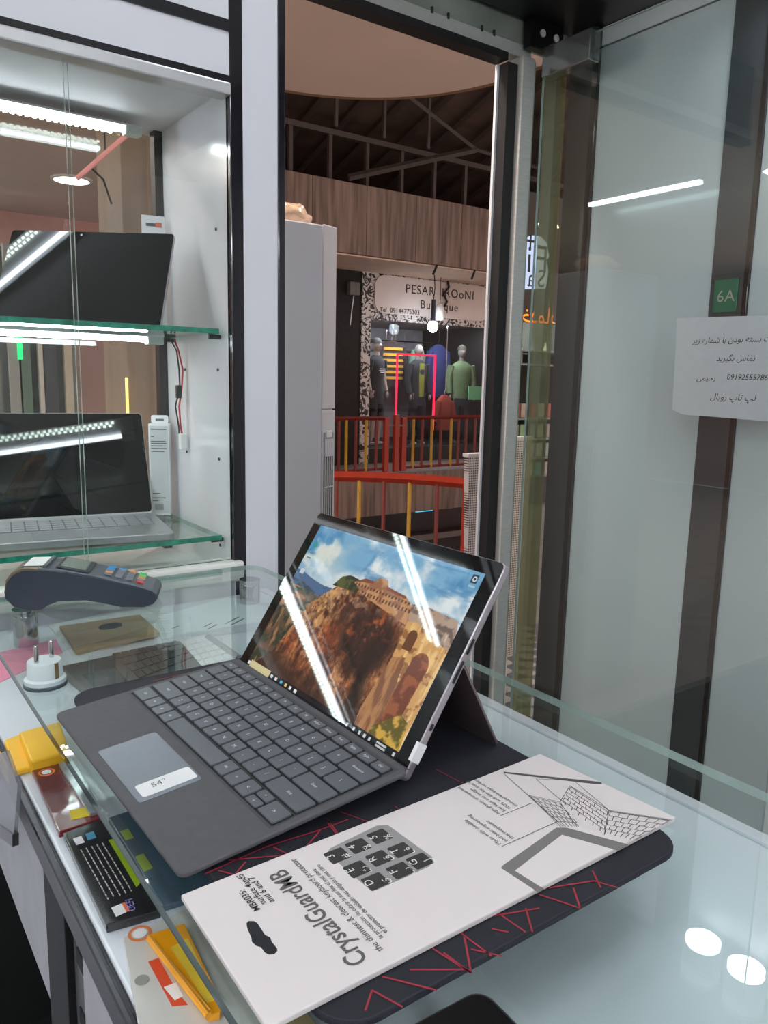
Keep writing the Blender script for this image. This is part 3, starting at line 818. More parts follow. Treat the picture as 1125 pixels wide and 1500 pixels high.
def ring(cx, cy, z, rx, ry, n=14):
    return [(cx + rx * math.cos(2 * PI * k / n), cy + ry * math.sin(2 * PI * k / n), z) for k in range(n)]
def limb(m, path, rad):
    m.tube(path, rad, 8)
    for p, r in ((path[0], rad[0]), (path[-1], rad[-1])):
        m.ball(p, r * 0.98, sub=1)
def mannequin(x, y, z, rz, label, skin, top, bottom, cap=None, long_sleeve=True, shorts=False, inner=None, printed=False):
    t = thing('mannequin', label, 'mannequin', (x, y, z), rz, 'mannequins in the boutique window')
    b = MB()
    b.ball((0, -0.015, 1.66), 0.085, 0.86, 1.05, 1.32)
    b.tube([(0, 0, 1.46), (0, -0.005, 1.60)], [0.055, 0.048], 10)
    b.ball((0, -0.10, 1.65), 0.016, 0.8, 1, 1.4, 1)
    arms = []
    for s in (-1, 1):
        arms.append([(s * 0.185, 0, 1.42), (s * 0.235, 0.01, 1.16), (s * 0.235, -0.06, 0.92)])
        b.tube(arms[-1], [0.05, 0.042, 0.028], 8)
        b.ball((s * 0.232, -0.08, 0.85), 0.04, 0.5, 0.8, 1.6, 1)
        limb(b, [(s * 0.09, 0, 0.92), (s * 0.10, -0.01, 0.50), (s * 0.10, 0.02, 0.08)], [0.085, 0.058, 0.038])
        b.ball((s * 0.10, -0.04, 0.035), 0.05, 0.8, 2.0, 0.7, 1)
    b.build('body', skin, t, smooth=True)
    c = MB()
    c.loft([ring(0, 0, 0.84, 0.175, 0.115), ring(0, 0, 0.95, 0.17, 0.11), ring(0, 0, 1.12, 0.165, 0.105), ring(0, 0, 1.30, 0.19, 0.118), ring(0, 0, 1.40, 0.205, 0.105), ring(0, 0, 1.46, 0.14, 0.085), ring(0, 0, 1.50, 0.066, 0.066)])
    for a in arms:
        if long_sleeve:
            c.tube(a, [0.078, 0.062, 0.048], 8)
        else:
            c.tube([a[0], tuple(a[0][i] * 0.35 + a[1][i] * 0.65 for i in range(3))], [0.08, 0.078], 8)
    tp = c.build('shirt', top, t, smooth=True)
    if inner:
        MB().loft([[(p[0] * 0.5, -0.122 + abs(p[0]) * 0.1, p[1]) for p in ((-0.1, 0.86), (0.1, 0.86), (0.12, 1.2), (0.1, 1.44), (-0.1, 1.44), (-0.12, 1.2))]] * 1 + [[(p[0] * 0.5, -0.10, p[1]) for p in ((-0.1, 0.86), (0.1, 0.86), (0.12, 1.2), (0.1, 1.44), (-0.1, 1.44), (-0.12, 1.2))]]).build('inner_shirt', inner, t, recalc=True)
    if printed:
        for z0, w in ((1.27, 0.16), (1.24, 0.20), (1.215, 0.13)):
            MB().box(-w / 2 + 0.02, w / 2 + 0.02, -0.124, -0.119, z0, z0 + 0.014).build('print', PAPER, tp)
    p = MB()
    p.loft([ring(0, 0, 0.90, 0.165, 0.108), ring(0, 0, 0.76, 0.18, 0.112), ring(0, 0, 0.70, 0.178, 0.11)])
    for s in (-1, 1):
        if shorts:
            p.tube([(s * 0.09, 0, 0.78), (s * 0.105, 0, 0.46)], [0.10, 0.095], 10)
        else:
            p.tube([(s * 0.09, 0, 0.78), (s * 0.10, -0.01, 0.46), (s * 0.10, 0.01, 0.10)], [0.10, 0.08, 0.062], 10)
    p.build('shorts' if shorts else 'trousers', bottom, t, smooth=True)
    if cap:
        h = MB()
        h.ball((0, 0, 1.70), 0.092, 0.92, 1.1, 1.05)
        bmesh.ops.delete(h.bm, geom=[v for v in h.bm.verts if v.co.z < 1.675], context='VERTS')
        h.build('hair_cap', cap, t, smooth=True)
    return t
SK = mat('mannequin skin', (178, 164, 156), 0.4, var=0.05)
SKB = mat('mannequin grey skin', (120, 112, 106), 0.4, var=0.05)
BLK = mat('black cloth', (26, 26, 30), 0.85, var=0.2)
NAVY = mat('dark navy trousers', (24, 26, 36), 0.85, var=0.2)
HAIR = mat('dark hair', (30, 26, 26), 0.7)
mannequin(7.60, 10.85, 0.24, 0.35, 'mannequin in printed black tee shirt and black shorts at left', SK, BLK, BLK, HAIR, False, True, None, True)
mannequin(8.64, 11.05, 0.20, 0.1, 'mannequin in open black jacket over yellow green shirt inside red frame', SKB, BLK, NAVY, None, True, False, mat('yellow green cloth', (120, 124, 40), 0.8))
mannequin(9.48, 10.85, 0.20, -0.35, 'mannequin in olive green long sleeved sweater and dark trousers at right', SKB, mat('olive green knit', (92, 112, 78), 0.9, var=0.12), NAVY, mat('brown hair', (52, 46, 34), 0.8))
def hanging_shirt(x, y, z, label, mt, w=0.24, stripes=None, h=0.72):
    t = thing('hanging_shirt', label, 'shirt', (x, y, z))
    m = MB()
    m.loft([ring(0, 0, -h, w * 0.92, 0.09), ring(0, 0, -h * 0.5, w * 0.9, 0.09), ring(0, 0, -0.2, w * 0.95, 0.085), ring(0, 0, -0.1, w, 0.07), ring(0, 0, -0.03, w * 0.55, 0.06), ring(0, 0, 0, 0.06, 0.05)])
    for s in (-1, 1):
        m.tube([(s * w * 0.85, 0, -0.12), (s * (w + 0.06), -0.01, -h * 0.75)], [0.07, 0.06], 8)
    m.build('cloth', mt, t, smooth=True)
    MB().tube([(0, 0, 0), (0, 0, 0.06), (0.025, 0, 0.085), (0.02, 0, 0.13)] + [(0.02, 0, 2.32 - z)], 0.006, 6).build('hanger', CHROME, t)
    if stripes:
        for k in range(6):
            z0 = -0.12 - k * 0.1
            MB().loft([ring(0, 0, z0 - 0.045, w * 0.975, 0.096), ring(0, 0, z0, w * 0.985, 0.094)], cap=False).build('stripe', stripes, t, smooth=True)
    return t
hanging_shirt(8.24, 11.3, 2.02, 'yellow and black striped shirt hanging behind the left mannequin', mat('dark brown cloth', (44, 30, 30), 0.9), 0.27, mat('mustard cloth', (186, 138, 44), 0.9), 0.8)
hanging_shirt(9.38, 11.4, 2.0, 'dark blue shirt hanging between the two right mannequins', mat('blue cloth', (36, 44, 88), 0.9), 0.22, None, 0.95)
hanging_shirt(9.02, 10.75, 1.10, 'rust red hooded top hanging low in the boutique window', mat('rust cloth', (136, 52, 36), 0.9), 0.17, None, 0.62)
for i, x in enumerate((8.55, 8.76, 8.97, 9.18, 9.39, 9.60)):
    hanging_shirt(x, 11.9, 1.92, ['white', 'grey', 'black', 'pale green', 'cream', 'dark grey'][i] + ' shirt in the row on the back clothes rail', mat('rail cloth %d' % i, [(210, 214, 220), (120, 124, 130), (30, 30, 34), (150, 190, 160), (214, 205, 180), (60, 60, 64)][i], 0.9), 0.2, None, 0.7).scale = (0.32, 0.6, 1)
tag(MB().box(9.46, 9.76, 10.6, 10.62, 1.02, 1.26).build('green_card', mat('green card', (110, 190, 140), 0.5)), 'pale green card standing in front of the olive sweater', 'card')
em = thing('meter_box', 'small grey electric box with wires on the dark wall beside the boutique', 'meter', (6.86, 10.48, 2.62))
MB().box(-0.1, 0.08, -0.1, 0.0, 0, 0.2).build('case', mat('grey case', (104, 98, 96), 0.5), em, bevel=0.01)
MB().tube([(0.0, -0.05, 0), (-0.03, -0.05, -0.2), (-0.06, -0.05, -0.45)], 0.008, 6).build('wire', PAPER, em)

# ------------------------------------------------------------------ phone shop seen past the door post
PX0, PX1, PY = 6.1, 7.2, 6.1
pu = thing('phone_shelf', 'grey display shelf unit of the phone shop seen past the door post', 'shelf', (6.3, PY, 0))
def pb(x0, x1, y0, y1, z0, z1):
    return MB().box(x0 - 6.3, x1 - 6.3, y0 - PY, y1 - PY, z0, z1)
pb(PX0, PX1, PY + 0.45, PY + 0.5, 0, 2.05).build('back', mat('phone shop back', (70, 66, 64), 0.7, var=0.4, scale=2), pu)
pb(PX0, PX1, PY, PY + 0.45, 0, 0.30).build('plinth', mat('shelf plinth', (60, 54, 54), 0.5), pu)
shz = [p[1] for p in [(6.4591, 1.5536), (6.4475, 1.7001), (6.5057, 0.9646), (6.5238, 0.7363), (6.5408, 0.5210), (6.5581, 0.3034)]]
for z in shz:
    pb(PX0, PX1, PY, PY + 0.42, z - 0.02, z).build('shelf_board', mat('grey shelf', (150, 158, 154), 0.3), pu)
for x in (PX0, PX1 - 0.03):
    pb(x, x + 0.03, PY, PY + 0.45, 0, 2.2).build('side', CHAR, pu)
pb(PX0, PX1, PY - 0.02, PY + 0.0, 1.98, 3.3).build('fascia', mat('brown fascia', (70, 56, 52), 0.5), pu)  # board added to hide the lamp strip and back the signs
pb(PX0, PX1, PY + 0.02, PY + 0.06, 2.04, 2.07).build('added_lamp_strip', emit('added shelf lamp', (235, 245, 240), 90), pu)  # added lamp that brightens the stocked shelves
cols = [[(206, 96, 84), (226, 196, 186), (196, 84, 76), (214, 214, 222)], [(190, 170, 168), (170, 210, 160), (150, 170, 210), (196, 204, 196)], [(186, 200, 190), (200, 206, 196), (224, 224, 220), (226, 228, 226)], [(214, 190, 186), (232, 230, 220), (226, 220, 130), (120, 190, 220)]]
names = [['coral', 'pale pink', 'dark coral', 'silver grey'], ['dusty pink', 'pale green', 'pale blue', 'sage'], ['mint grey', 'pale sage', 'white', 'bright white'], ['rose', 'ivory', 'yellow', 'sky blue']]
ORD = ['first', 'second', 'third', 'fourth', 'fifth', 'sixth', 'seventh']
rows = ['topmost', 'second', 'third', 'lowest']
for r_, z in enumerate(shz[2:6]):
    for k in range(7):
        x = PX0 + 0.08 + k * 0.138
        t = tag(MB().box(0, 0.085, 0, 0.03, 0, 0.15).build('phone_case_box', mat('case box %d %d' % (r_, k % 4), cols[r_][k % 4], 0.3), bevel=0.003), '%s phone case box on the %s stocked shelf, %s from the left' % (names[r_][k % 4], rows[r_], ORD[k]), 'box', 'boxes on the %s phone shop shelf' % rows[r_])
        t.location = (x, PY + 0.08 + 0.02 * (k % 2), z + 0.001)
        t.rotation_euler = (0, 0, 0.1 * (k % 3 - 1))
for k in range(5):
    t = tag(MB().lathe([(0.035, 0), (0.035, 0.14), (0.012, 0.2), (0.012, 0.24)], 12).build('spray_bottle', mat('bottle %d' % (k % 2), [(206, 206, 200), (128, 132, 160)][k % 2], 0.3), smooth=True), '%s small bottle on the upper phone shop shelf, %s from the left' % (['cream', 'violet grey'][k % 2], ORD[k]), 'bottle', 'bottles in the phone shop')
    t.location = (PX0 + 0.2 + 0.2 * k, PY + 0.15, shz[0])
ns = thing('phone_repair_sign', 'mirrored white glowing shop sign with a cross above the phone shelves', 'sign', (6.22, PY - 0.045, 2.35))
NW = emit('sign glow', (206, 212, 250), 1.5)
poly = [(p[0] - 6.22, p[1] - 2.35) for p in [(6.0099, 2.3035), (5.9993, 2.4537), (6.0667, 2.4874), (5.9878, 2.6162), (6.0361, 2.6348), (6.0837, 2.8032), (6.1798, 2.8621), (6.3017, 2.8698), (6.3997, 2.8120), (6.4527, 2.6783), (6.4144, 2.6323), (6.4548, 2.5239), (6.4273, 2.3447)]]
XZ = Matrix(((1, 0, 0, 0), (0, 0, 1, 0), (0, 1, 0, 0), (0, 0, 0, 1)))
MB().prism(ccw(poly), -0.02, 0.02, XZ).build('glow_panel', NW, ns, recalc=True)
SD = mat('sign dark letters', (40, 40, 48), 0.5)
def mir(s, size, px):
    return MB().text(s, size, frame((px[0] - 6.22, -0.03, px[1] - 2.35), (1, 0, 0), (0, 0, 1)) @ Matrix.Diagonal((-1, 1, 1, 1))).build('lettering', SD, ns)
mir('S', 0.26, [(6.3428, 2.3518)][0])
mir('a', 0.26, [(6.1884, 2.3460)][0])
mir('F', 0.40, [(6.3415, 2.4992)][0])
mir('i', 0.40, [(6.1472, 2.4880)][0])
mir('+', 0.30, [(6.1520, 2.6949)][0])
on = thing('orange_neon', 'orange neon Persian word glowing below the white sign', 'neon', (6.45, PY - 0.03, [(6.4780, 1.9835)][0][1]))
MB().text(persian('خدمات'), 0.24, frame((0, 0, 0), (1, 0, 0), (0, 0, 1)) @ Matrix.Diagonal((-1, 1, 1, 1))).build('tube_word', emit('orange neon', (255, 130, 40), 3.0), on)

# perforated white stands just outside the door
def perforated(name, x0, x1, y, z0, z1, label, slant=0.0):
    t = thing(name, label, 'stand', ((x0 + x1) / 2, y, 0))
    w = (x1 - x0) / 2
    PM = bpy.data.materials.get('perforated sheet')
    if not PM:
        PM = bpy.data.materials.new('perforated sheet')
        PM.use_nodes = True
        nt = PM.node_tree
        b = nt.nodes['Principled BSDF']
        tc = nt.nodes.new('ShaderNodeTexCoord')
        vo = nt.nodes.new('ShaderNodeTexVoronoi')
        vo.inputs['Scale'].default_value = 110
        vo.inputs['Randomness'].default_value = 0.0
        rp = nt.nodes.new('ShaderNodeValToRGB')
        rp.color_ramp.elements[0].position = 0.30
        rp.color_ramp.elements[0].color = rgb(90, 62, 62)
        rp.color_ramp.elements[1].position = 0.36
        rp.color_ramp.elements[1].color = rgb(224, 216, 216)
        mpp = nt.nodes.new('ShaderNodeMapping')
        mpp.inputs['Rotation'].default_value = (PI / 2, 0, 0)
        vo.voronoi_dimensions = '2D'
        nt.links.new(tc.outputs['Object'], mpp.inputs['Vector'])
        nt.links.new(mpp.outputs['Vector'], vo.inputs['Vector'])
        nt.links.new(vo.outputs['Distance'], rp.inputs['Fac'])
        nt.links.new(rp.outputs['Color'], b.inputs['Base Color'])
        b.inputs['Roughness'].default_value = 0.4
    m = MB()
    m.prism([(-w + slant, z0), (w, z0), (w, z1), (-w, z1)], -0.012, 0.012, XZ)
    m.build('perforated_sheet', PM, t, recalc=True)
    MB().box(-w - 0.004, w + 0.004, -0.016, 0.016, z1 - 0.006, z1 + 0.006).build('top_edge', WHITE_M, t)
    for x in (-w + slant + 0.012, w - 0.012):
        MB().box(x - 0.008, x + 0.008, -0.008, 0.008, 0, z0).build('leg', WHITE_M, t)
perforated('perforated_stand', 1.893, 2.02, 2.12, 0.40, 1.085, 'white perforated metal stand outside the door left of the post', 0.03)
perforated('perforated_stand', 2.125, 2.215, 2.12, 0.28, 1.14, 'white perforated metal stand seen through the side window')

# ------------------------------------------------------------------ standing air conditioner
ac = thing('air_conditioner', 'tall white floor standing air conditioner in the doorway', 'air conditioner', (1.15, 2.1, 0))
ACW = mat('air conditioner white', (206, 200, 202), 0.28, var=0.02, scale=3)
MB().prism([(-0.20, 0.01), (0.115, 0.01), (0.18, 0.035), (0.18, 0.35), (-0.20, 0.35)], 0.0, 1.795).build('cabinet', ACW, ac, bevel=0.006)
MB().box(-0.205, 0.114, -0.006, 0.012, 0.02, 1.80).build('front_panel', ACW, ac, bevel=0.004)
FS = frame((0.120, 0.0095, 0), (0.072, 0.0277, 0), (0, 0, 1))
L_ = 0.066
MB().box(0, L_, 1.255, 1.805, 0.0, 0.006, Matrix(FS) @ Matrix(((1, 0, 0, 0), (0, 1, 0, 0), (0, 0, 1, 0), (0, 0, 0, 1)))).build('corner_panel', ACW, ac, bevel=0.002)
MB().box(0, L_, 0.02, 1.25, 0.0, 0.006, FS).build('corner_panel', ACW, ac, bevel=0.002)
grf = MB().box(0.008, 0.056, 0.55, 1.18, 0.006, 0.009, FS).build('grille_frame', mat('grille grey', (150, 145, 146), 0.4), ac)
MB().box(0.010, 0.054, 0.56, 1.105, 0.008, 0.010, FS).build('air_slot', RUBBER, ac)
for k in range(5):
    x = 0.010 + k * 0.0105
    MB().box(x, x + 0.0022, 0.56, 1.16, 0.0095, 0.0118, FS).build('slat', ACW, grf)
for z in (0.75, 0.88, 1.005):
    MB().box(0.008, 0.056, z, z + 0.004, 0.0095, 0.0125, FS).build('cross_bar', ACW, grf)
MB().box(0.010, 0.054, 1.105, 1.16, 0.0098, 0.0108, FS).build('shutter', ACW, ac)
MB().box(0.018, 0.046, 1.165, 1.185, 0.006, 0.012, FS).build('vent_latch', WHITE_M, ac, bevel=0.002)
bag = MB()
bag.ball((0, 0, 0.035), 0.1, 1.0, 0.7, 0.40, 4)
for v in bag.bm.verts:
    d_ = noise.noise(v.co * 22) * 0.014 + noise.noise(v.co * 55) * 0.007
    v.co += v.co.normalized() * d_
    v.co.z = max(0.0, v.co.z)
bo = bag.build('plastic_bag', mat('crumpled plastic', (190, 160, 132), 0.25, var=0.3, scale=25, coat=0.5), smooth=True)
bo.location = (1.19, 2.22, 1.797)
tag(bo, 'crumpled brownish plastic bag on top of the air conditioner', 'bag')

# ------------------------------------------------------------------ counter
CT, GT = 0.968, 1.029          # white worktop, glass top
ctr = thing('shop_counter', 'white shop counter with black edge strip and open front bays', 'counter', (0.378, 0.3, 0))
oq = Vector((0.378, 0.3, 0))
def qb(x0, x1, y0, y1, z0, z1, m=None):
    return (m or MB()).box(x0 - oq.x, x1 - oq.x, y0 - oq.y, y1 - oq.y, z0, z1)
CW = mat('white counter laminate', (224, 228, 233), 0.22, var=0.012, scale=5)
qb(0.128, 0.63, -0.6, 1.235, 0.943, CT).build('worktop', CW, ctr, bevel=0.002)
qb(0.618, 0.632, -0.6, 1.235, CT, CT + 0.004).build('edge_lip', WHITE, ctr, bevel=0.001)
qb(0.120, 0.128, -0.6, 1.235, 0.940, 0.966).build('edge_strip', mat('dark edge band', (58, 58, 62), 0.25, 0.3), ctr, bevel=0.003)
qb(0.610, 0.628, -0.6, 1.235, 0.0, 0.943).build('rear_panel', WHITE, ctr)
qb(0.130, 0.146, 0.692, 1.235, 0.775, 0.942).build('apron_panel', mat('grey white apron', (186, 184, 190), 0.25), ctr, bevel=0.001)
qb(0.130, 0.16, 0.618, 0.692, 0.0, 0.942).build('upright', mat('black upright', (20, 20, 22), 0.5), ctr, bevel=0.001)
qb(0.136, 0.15, 0.565, 0.617, 0.0, 0.942).build('slotted_upright', mat('grey metal upright', (112, 110, 114), 0.35, 0.4), ctr, bevel=0.001)
for z in (0.82, 0.875, 0.905):
    qb(0.1345, 0.137, 0.583, 0.601, z, z + 0.014).build('slot', RUBBER, ctr)
qb(0.130, 0.146, -0.6, 0.563, 0.02, 0.942).build('front_panel', MATS['grey white apron'], ctr, bevel=0.001)
qb(0.592, 0.609, 0.565, 1.235, 0.02, 0.942).build('bay_shade_panel', mat('bay shade', (24, 27, 26), 0.5), ctr)  # dark panel added to put the shade of the open bay into colour
qb(0.15, 0.59, 1.215, 1.235, 0.0, 0.942).build('end_panel', MATS['bay shade'], ctr)
qb(0.15, 0.59, 0.565, 1.215, 0.30, 0.315).build('lower_shelf', mat('dark shelf', (30, 34, 32), 0.3), ctr)
for i, (x, y, rz) in enumerate(((0.22, 0.92, 0.3), (0.30, 1.05, -0.4), (0.25, 0.75, 0.9))):
    p = tag(MB().box(-0.05, 0.05, -0.035, 0.035, 0, 0.002).build('paper_scrap', PAPER), 'loose white paper scrap on the dark shelf under the counter, %s' % ['middle one', 'farthest one', 'nearest one'][i], 'paper')
    p.location = (x, y, 0.3155)
    p.rotation_euler = (0, 0, rz)
# clear flap with black tip at the counter front
fp = thing('acrylic_holder', 'clear acrylic holder with black tipped corner on the counter front', 'holder', (0.10, 0.83, 0.86))
MB().prism(ccw([(p[0] - 0.83, p[1] - 0.86) for p in [(0.8624, 0.9439), (0.6550, 1.0466), (0.6092, 1.0379), (0.6411, 0.9802), (0.8864, 0.8859)]]), 0, 0.003, Matrix(((0, 0, 1, 0), (1, 0, 0, 0), (0, 1, 0, 0), (0, 0, 0, 1)))).build('sheet', glass('acrylic', (236, 238, 240), 0.06, (170, 172, 178), 0.10), fp, recalc=True)
MB().prism(ccw([(p[0] - 0.83, p[1] - 0.86) for p in [(0.8864, 0.8859), (0.6411, 0.9802), (0.6447, 0.9674), (0.8931, 0.8697)]]), -0.001, 0.004, Matrix(((0, 0, 1, 0), (1, 0, 0, 0), (0, 1, 0, 0), (0, 0, 0, 1)))).build('tip', BLACK, fp, recalc=True)
MB().box(0.003, 0.0205, -0.02, -0.01, 0.085, 0.095).build('bracket', RUBBER, fp)

gt = thing('glass_top', 'raised clear glass counter top on steel standoffs with green edges', 'glass top', (0.37, 0.3, GT))
m = MB()
poly = [(0.146, -0.6), (0.594, -0.6)] + arc(0.594 - 0.03, 1.2 - 0.03, 0.03, 0, 90, 6) + arc(0.146 + 0.03, 1.2 - 0.03, 0.03, 90, 180, 6)
m.prism([(p[0] - 0.37, p[1] - 0.3) for p in poly], -0.008, 0, None, 1)
for f in m.bm.faces:
    f.normal_update()
    if f.material_index == 1 and f.normal.x > -0.6:
        f.material_index = 2  # far edge shows pale through the sheet; that brightness is put into colour
m.build('sheet', [GLASS_C, EDGE_D, EDGE_L], gt)
for i, (x, y) in enumerate(((0.2115, 1.152), (0.5528, 1.140), (0.185, -0.2), (0.5528, -0.2))):
    t = thing('standoff', ['brushed steel standoff under the card terminal', 'brushed steel standoff under the far glass corner', 'steel standoff near the front end of the counter', 'steel standoff at the near wall side of the counter'][i], 'standoff', (x, y, CT))
    MB().lathe([(0.0165, 0), (0.0165, 0.044), (0.0160, 0.045)], 32).build('post', STEEL, t, smooth=True)
    MB().lathe([(0.0158, 0.045), (0.0158, 0.048), (0.0168, 0.049), (0.0168, 0.053)], 32).build('cap', STEEL, t, smooth=True)

# ------------------------------------------------------------------ desk mat
MT = GT + 0.003
mp = thing('desk_mat', 'black desk mat with red line pattern and rounded corners under the laptop', 'desk mat', (0.326, 0.532, GT))
MB().prism([(p[0] - 0.326, p[1] - 0.532) for p in rrect(0.180, 0.472, 0.279, 0.785, 0.026, 7)], 0.0002, 0.003).build('pad', mat('black mat cloth', (27, 28, 36), 0.75, var=0.12, scale=90, bump=0.2), mp)
m = MB()
edge = rrect(0.1815, 0.4705, 0.2805, 0.7835, 0.025, 7)
for i in range(len(edge)):
    a, b = edge[i], edge[(i + 1) % len(edge)]
    m.strip((a[0] - 0.326, a[1] - 0.532), (b[0] - 0.326, b[1] - 0.532), 0.0012, 0.0033)
m.build('stitched_edge', mat('mat stitching', (44, 46, 54), 0.8), mp)
m = MB()
RNG = random.Random(4)
segs = [[(0.2222, 0.2999), (0.2405, 0.2759)], [(0.2780, 0.3215), (0.2818, 0.2780)], [(0.2971, 0.2942), (0.3035, 0.2865)], [(0.2965, 0.3054), (0.3342, 0.2911)], [(0.3272, 0.2958), (0.3152, 0.2786)], [(0.3118, 0.2809), (0.3097, 0.3075)], [(0.3542, 0.3012), (0.3836, 0.2899)],
        [(0.2374, 0.2956), (0.2653, 0.2767)], [(0.2799, 0.2989), (0.2636, 0.2748)], [(0.2636, 0.2748), (0.2612, 0.2951)], [(0.2636, 0.2748), (0.2567, 0.3079)], [(0.2122, 0.2952), (0.2016, 0.2860)], [(0.2122, 0.2952), (0.2188, 0.2770)], [(0.3670, 0.2926), (0.3552, 0.2770)], [(0.3552, 0.2770), (0.3438, 0.3002)],
        [(0.2758, 0.2884), (0.2866, 0.2747)], [(0.1781, 0.4358), (0.2247, 0.4406)], [(0.1869, 0.4342), (0.2042, 0.4100)], [(0.2247, 0.4406), (0.2665, 0.4376)], [(0.2057, 0.4330), (0.1945, 0.4248)], [(0.2403, 0.4209), (0.2665, 0.4376)], [(0.2286, 0.4380), (0.2365, 0.4143)],
        [(0.2751, 0.4423), (0.2719, 0.4189)], [(0.2899, 0.4379), (0.2665, 0.4376)], [(0.1970, 0.4406), (0.2319, 0.4246)], [(0.3836, 0.2899), (0.3908, 0.2767)], [(0.3914, 0.2975), (0.3817, 0.2828)]]
for a, b in segs:
    m.strip((a[0] - 0.326, a[1] - 0.532), (b[0] - 0.326, b[1] - 0.532), 0.0012, 0.0034)
for k in range(46):
    x = RNG.uniform(-0.13, 0.13); y = RNG.uniform(-0.20, 0.24); a = RNG.uniform(0, PI); L = RNG.uniform(0.02, 0.06)
    p1 = (max(-0.135, min(0.135, x + L * math.cos(a))), max(-0.24, min(0.24, y + L * math.sin(a))))
    if abs(y) > 0.18 and False:
        continue
    m.strip((x, y), p1, 0.0009, 0.0033)
m.build('red_lines', mat('red mat print', (150, 40, 54), 0.7), mp)['kind'] = 'stuff'
MB().text('KI', 0.018, frame(([(0.1897, 0.7444)][0][0] - 0.326, [(0.1897, 0.7444)][0][1] - 0.532, 0.0034), (0.55, -0.85, 0), (0.85, 0.55, 0)), 'LEFT', 0.3).build('lettering', PAPER, mp)

# ------------------------------------------------------------------ laptop on the mat
# local frame: x to the user's right, y away from the user, z up; origin under the hinge middle
lp = thing('laptop', 'detachable laptop with dark grey keyboard cover and bright landscape on screen', 'laptop', (0.3436, 0.5996, MT), -PI / 2 + 0.0228)
KB = mat('charcoal keyboard fabric', (80, 79, 82), 0.7, var=0.05, scale=120, bump=0.15)
KEY = mat('grey key cap', (90, 93, 98), 0.42, var=0.03, scale=40)
PAD = mat('trackpad glass', (112, 117, 126), 0.25, var=0.02)
LEG = mat('key legend print', (222, 224, 226), 0.5)
TAB = mat('tablet magnesium', (176, 168, 172), 0.32, 0.55, var=0.03)
GLB = mat('black screen glass', (7, 7, 9), 0.03, var=0.05, spec=0.6)
th = math.atan2(0.0155, 0.182)
# deck: front edge at y=-0.1805, tilted up towards the hinge
DK = Matrix.Translation((0.0125, -0.186, 0.0056)) @ Matrix.Rotation(th, 4, 'X')
dk = MB()
dk.prism(rrect(-0.1475, 0.1475, 0, 0.187, 0.008, 5), -0.0042, 0.0, DK)
dko = dk.build('keyboard_deck', KB, lp, bevel=0.0012, smooth=True)
MB().box(-0.1415, 0.1415, 0.0675, 0.181, -0.001, 0.0001, DK).build('key_well', mat('key well', (62, 63, 67), 0.6), dko)
MB().prism(rrect(-0.047, 0.0515, 0.0085, 0.0585, 0.003, 4), 0.0, 0.0004, DK).build('trackpad', PAD, dko)
tpst = MB().prism(rrect(0.027, 0.0465, 0.0135, 0.0570, 0.0025, 4), 0.0004, 0.0007, DK @ Matrix.Rotation(-0.0, 4, 'Z')).build('white_sticker', PAPER, dko)
m = MB()
m.text('54\u00b0', 0.009, DK @ Matrix.Translation((0.038, 0.030, 0.0009)) @ Matrix.Rotation(PI / 2, 4, 'Z'))
m.build('sticker_writing', GREY_INK, dko)['kind'] = 'stuff'
KW = {}
def key(x0, x1, y0, y1):
    k = (round(x1 - x0, 4), round(y1 - y0, 4))
    if k not in KW:
        m = MB()
        w, h = k[0] / 2, k[1] / 2
        m.loft([[(p[0], p[1], 0) for p in rrect(-w, w, -h, h, 0.0012, 2)], [(p[0], p[1], 0.0011) for p in rrect(-w, w, -h, h, 0.0012, 2)], [(p[0] * (1 - 0.0004 / w), p[1] * (1 - 0.0004 / h), 0.0015) for p in rrect(-w, w, -h, h, 0.0012, 2)]])
        me = bpy.data.meshes.new('key')
        m.bm.to_mesh(me)
        m.bm.free()
        me.materials.append(KEY)
        KW[k] = me
    link('key', KW[k], None, dko, M=DK @ Matrix.Translation(((x0 + x1) / 2, (y0 + y1) / 2, 0.0002)))
leg = MB()
shadow = MB()
G = 0.0026
def row(y0, h, items, x=-0.1400):
    for w, s in items:
        if s is not None:
            key(x + G / 2, x + w - G / 2, y0 + G / 2, y0 + h - G / 2)
            # shade round every key cap, painted as a black sheet
            shadow.box(x - 0.0002, x + w + 0.0002, y0 - 0.0002, y0 + h + 0.0002, 0.0, 0.00012, DK)
            if s:
                small = len(s) > 1
                leg.text(s, 0.0034 if small else 0.0048, DK @ Matrix.Translation((x + w / 2 if not small else x + w / 2, y0 + h / 2 - (0.001 if small else 0.0017), 0.00185)))
        x += w
P = 0.0187
row(0.166, 0.0115, [(0.02, 'Esc')] + [(0.0185, s) for s in ('F1', 'F2', 'F3', 'F4', 'F5', 'F6', 'F7', 'F8', 'PrtScn', 'Home', 'End', 'PgUp', 'PgDn', 'Del')])
row(0.1465, 0.019, [(0.0195, '`')] + [(P, s) for s in '1234567890-='] + [(0.0361, 'Backspace')])
row(0.1275, 0.019, [(0.0275, 'Tab')] + [(P, s) for s in 'QWERTYUIOP[]'] + [(0.0281, '\\')])
row(0.1085, 0.019, [(0.0325, 'Caps')] + [(P, s) for s in "ASDFGHJKL;'"] + [(0.0418, 'Enter')])
row(0.0895, 0.019, [(0.0425, 'Shift')] + [(P, s) for s in 'ZXCVBNM,./'] + [(0.0505, 'Shift')])
row(0.0700, 0.0185, [(0.0285, 'Ctrl'), (0.0187, 'Fn'), (0.0187, '#'), (0.0187, 'Alt'), (0.096, ''), (0.0187, 'Alt'), (0.0187, '='), (0.0187, '<')])
xr = -0.14 + 0.0285 + 0.0187 * 3 + 0.096 + 0.0187 * 3
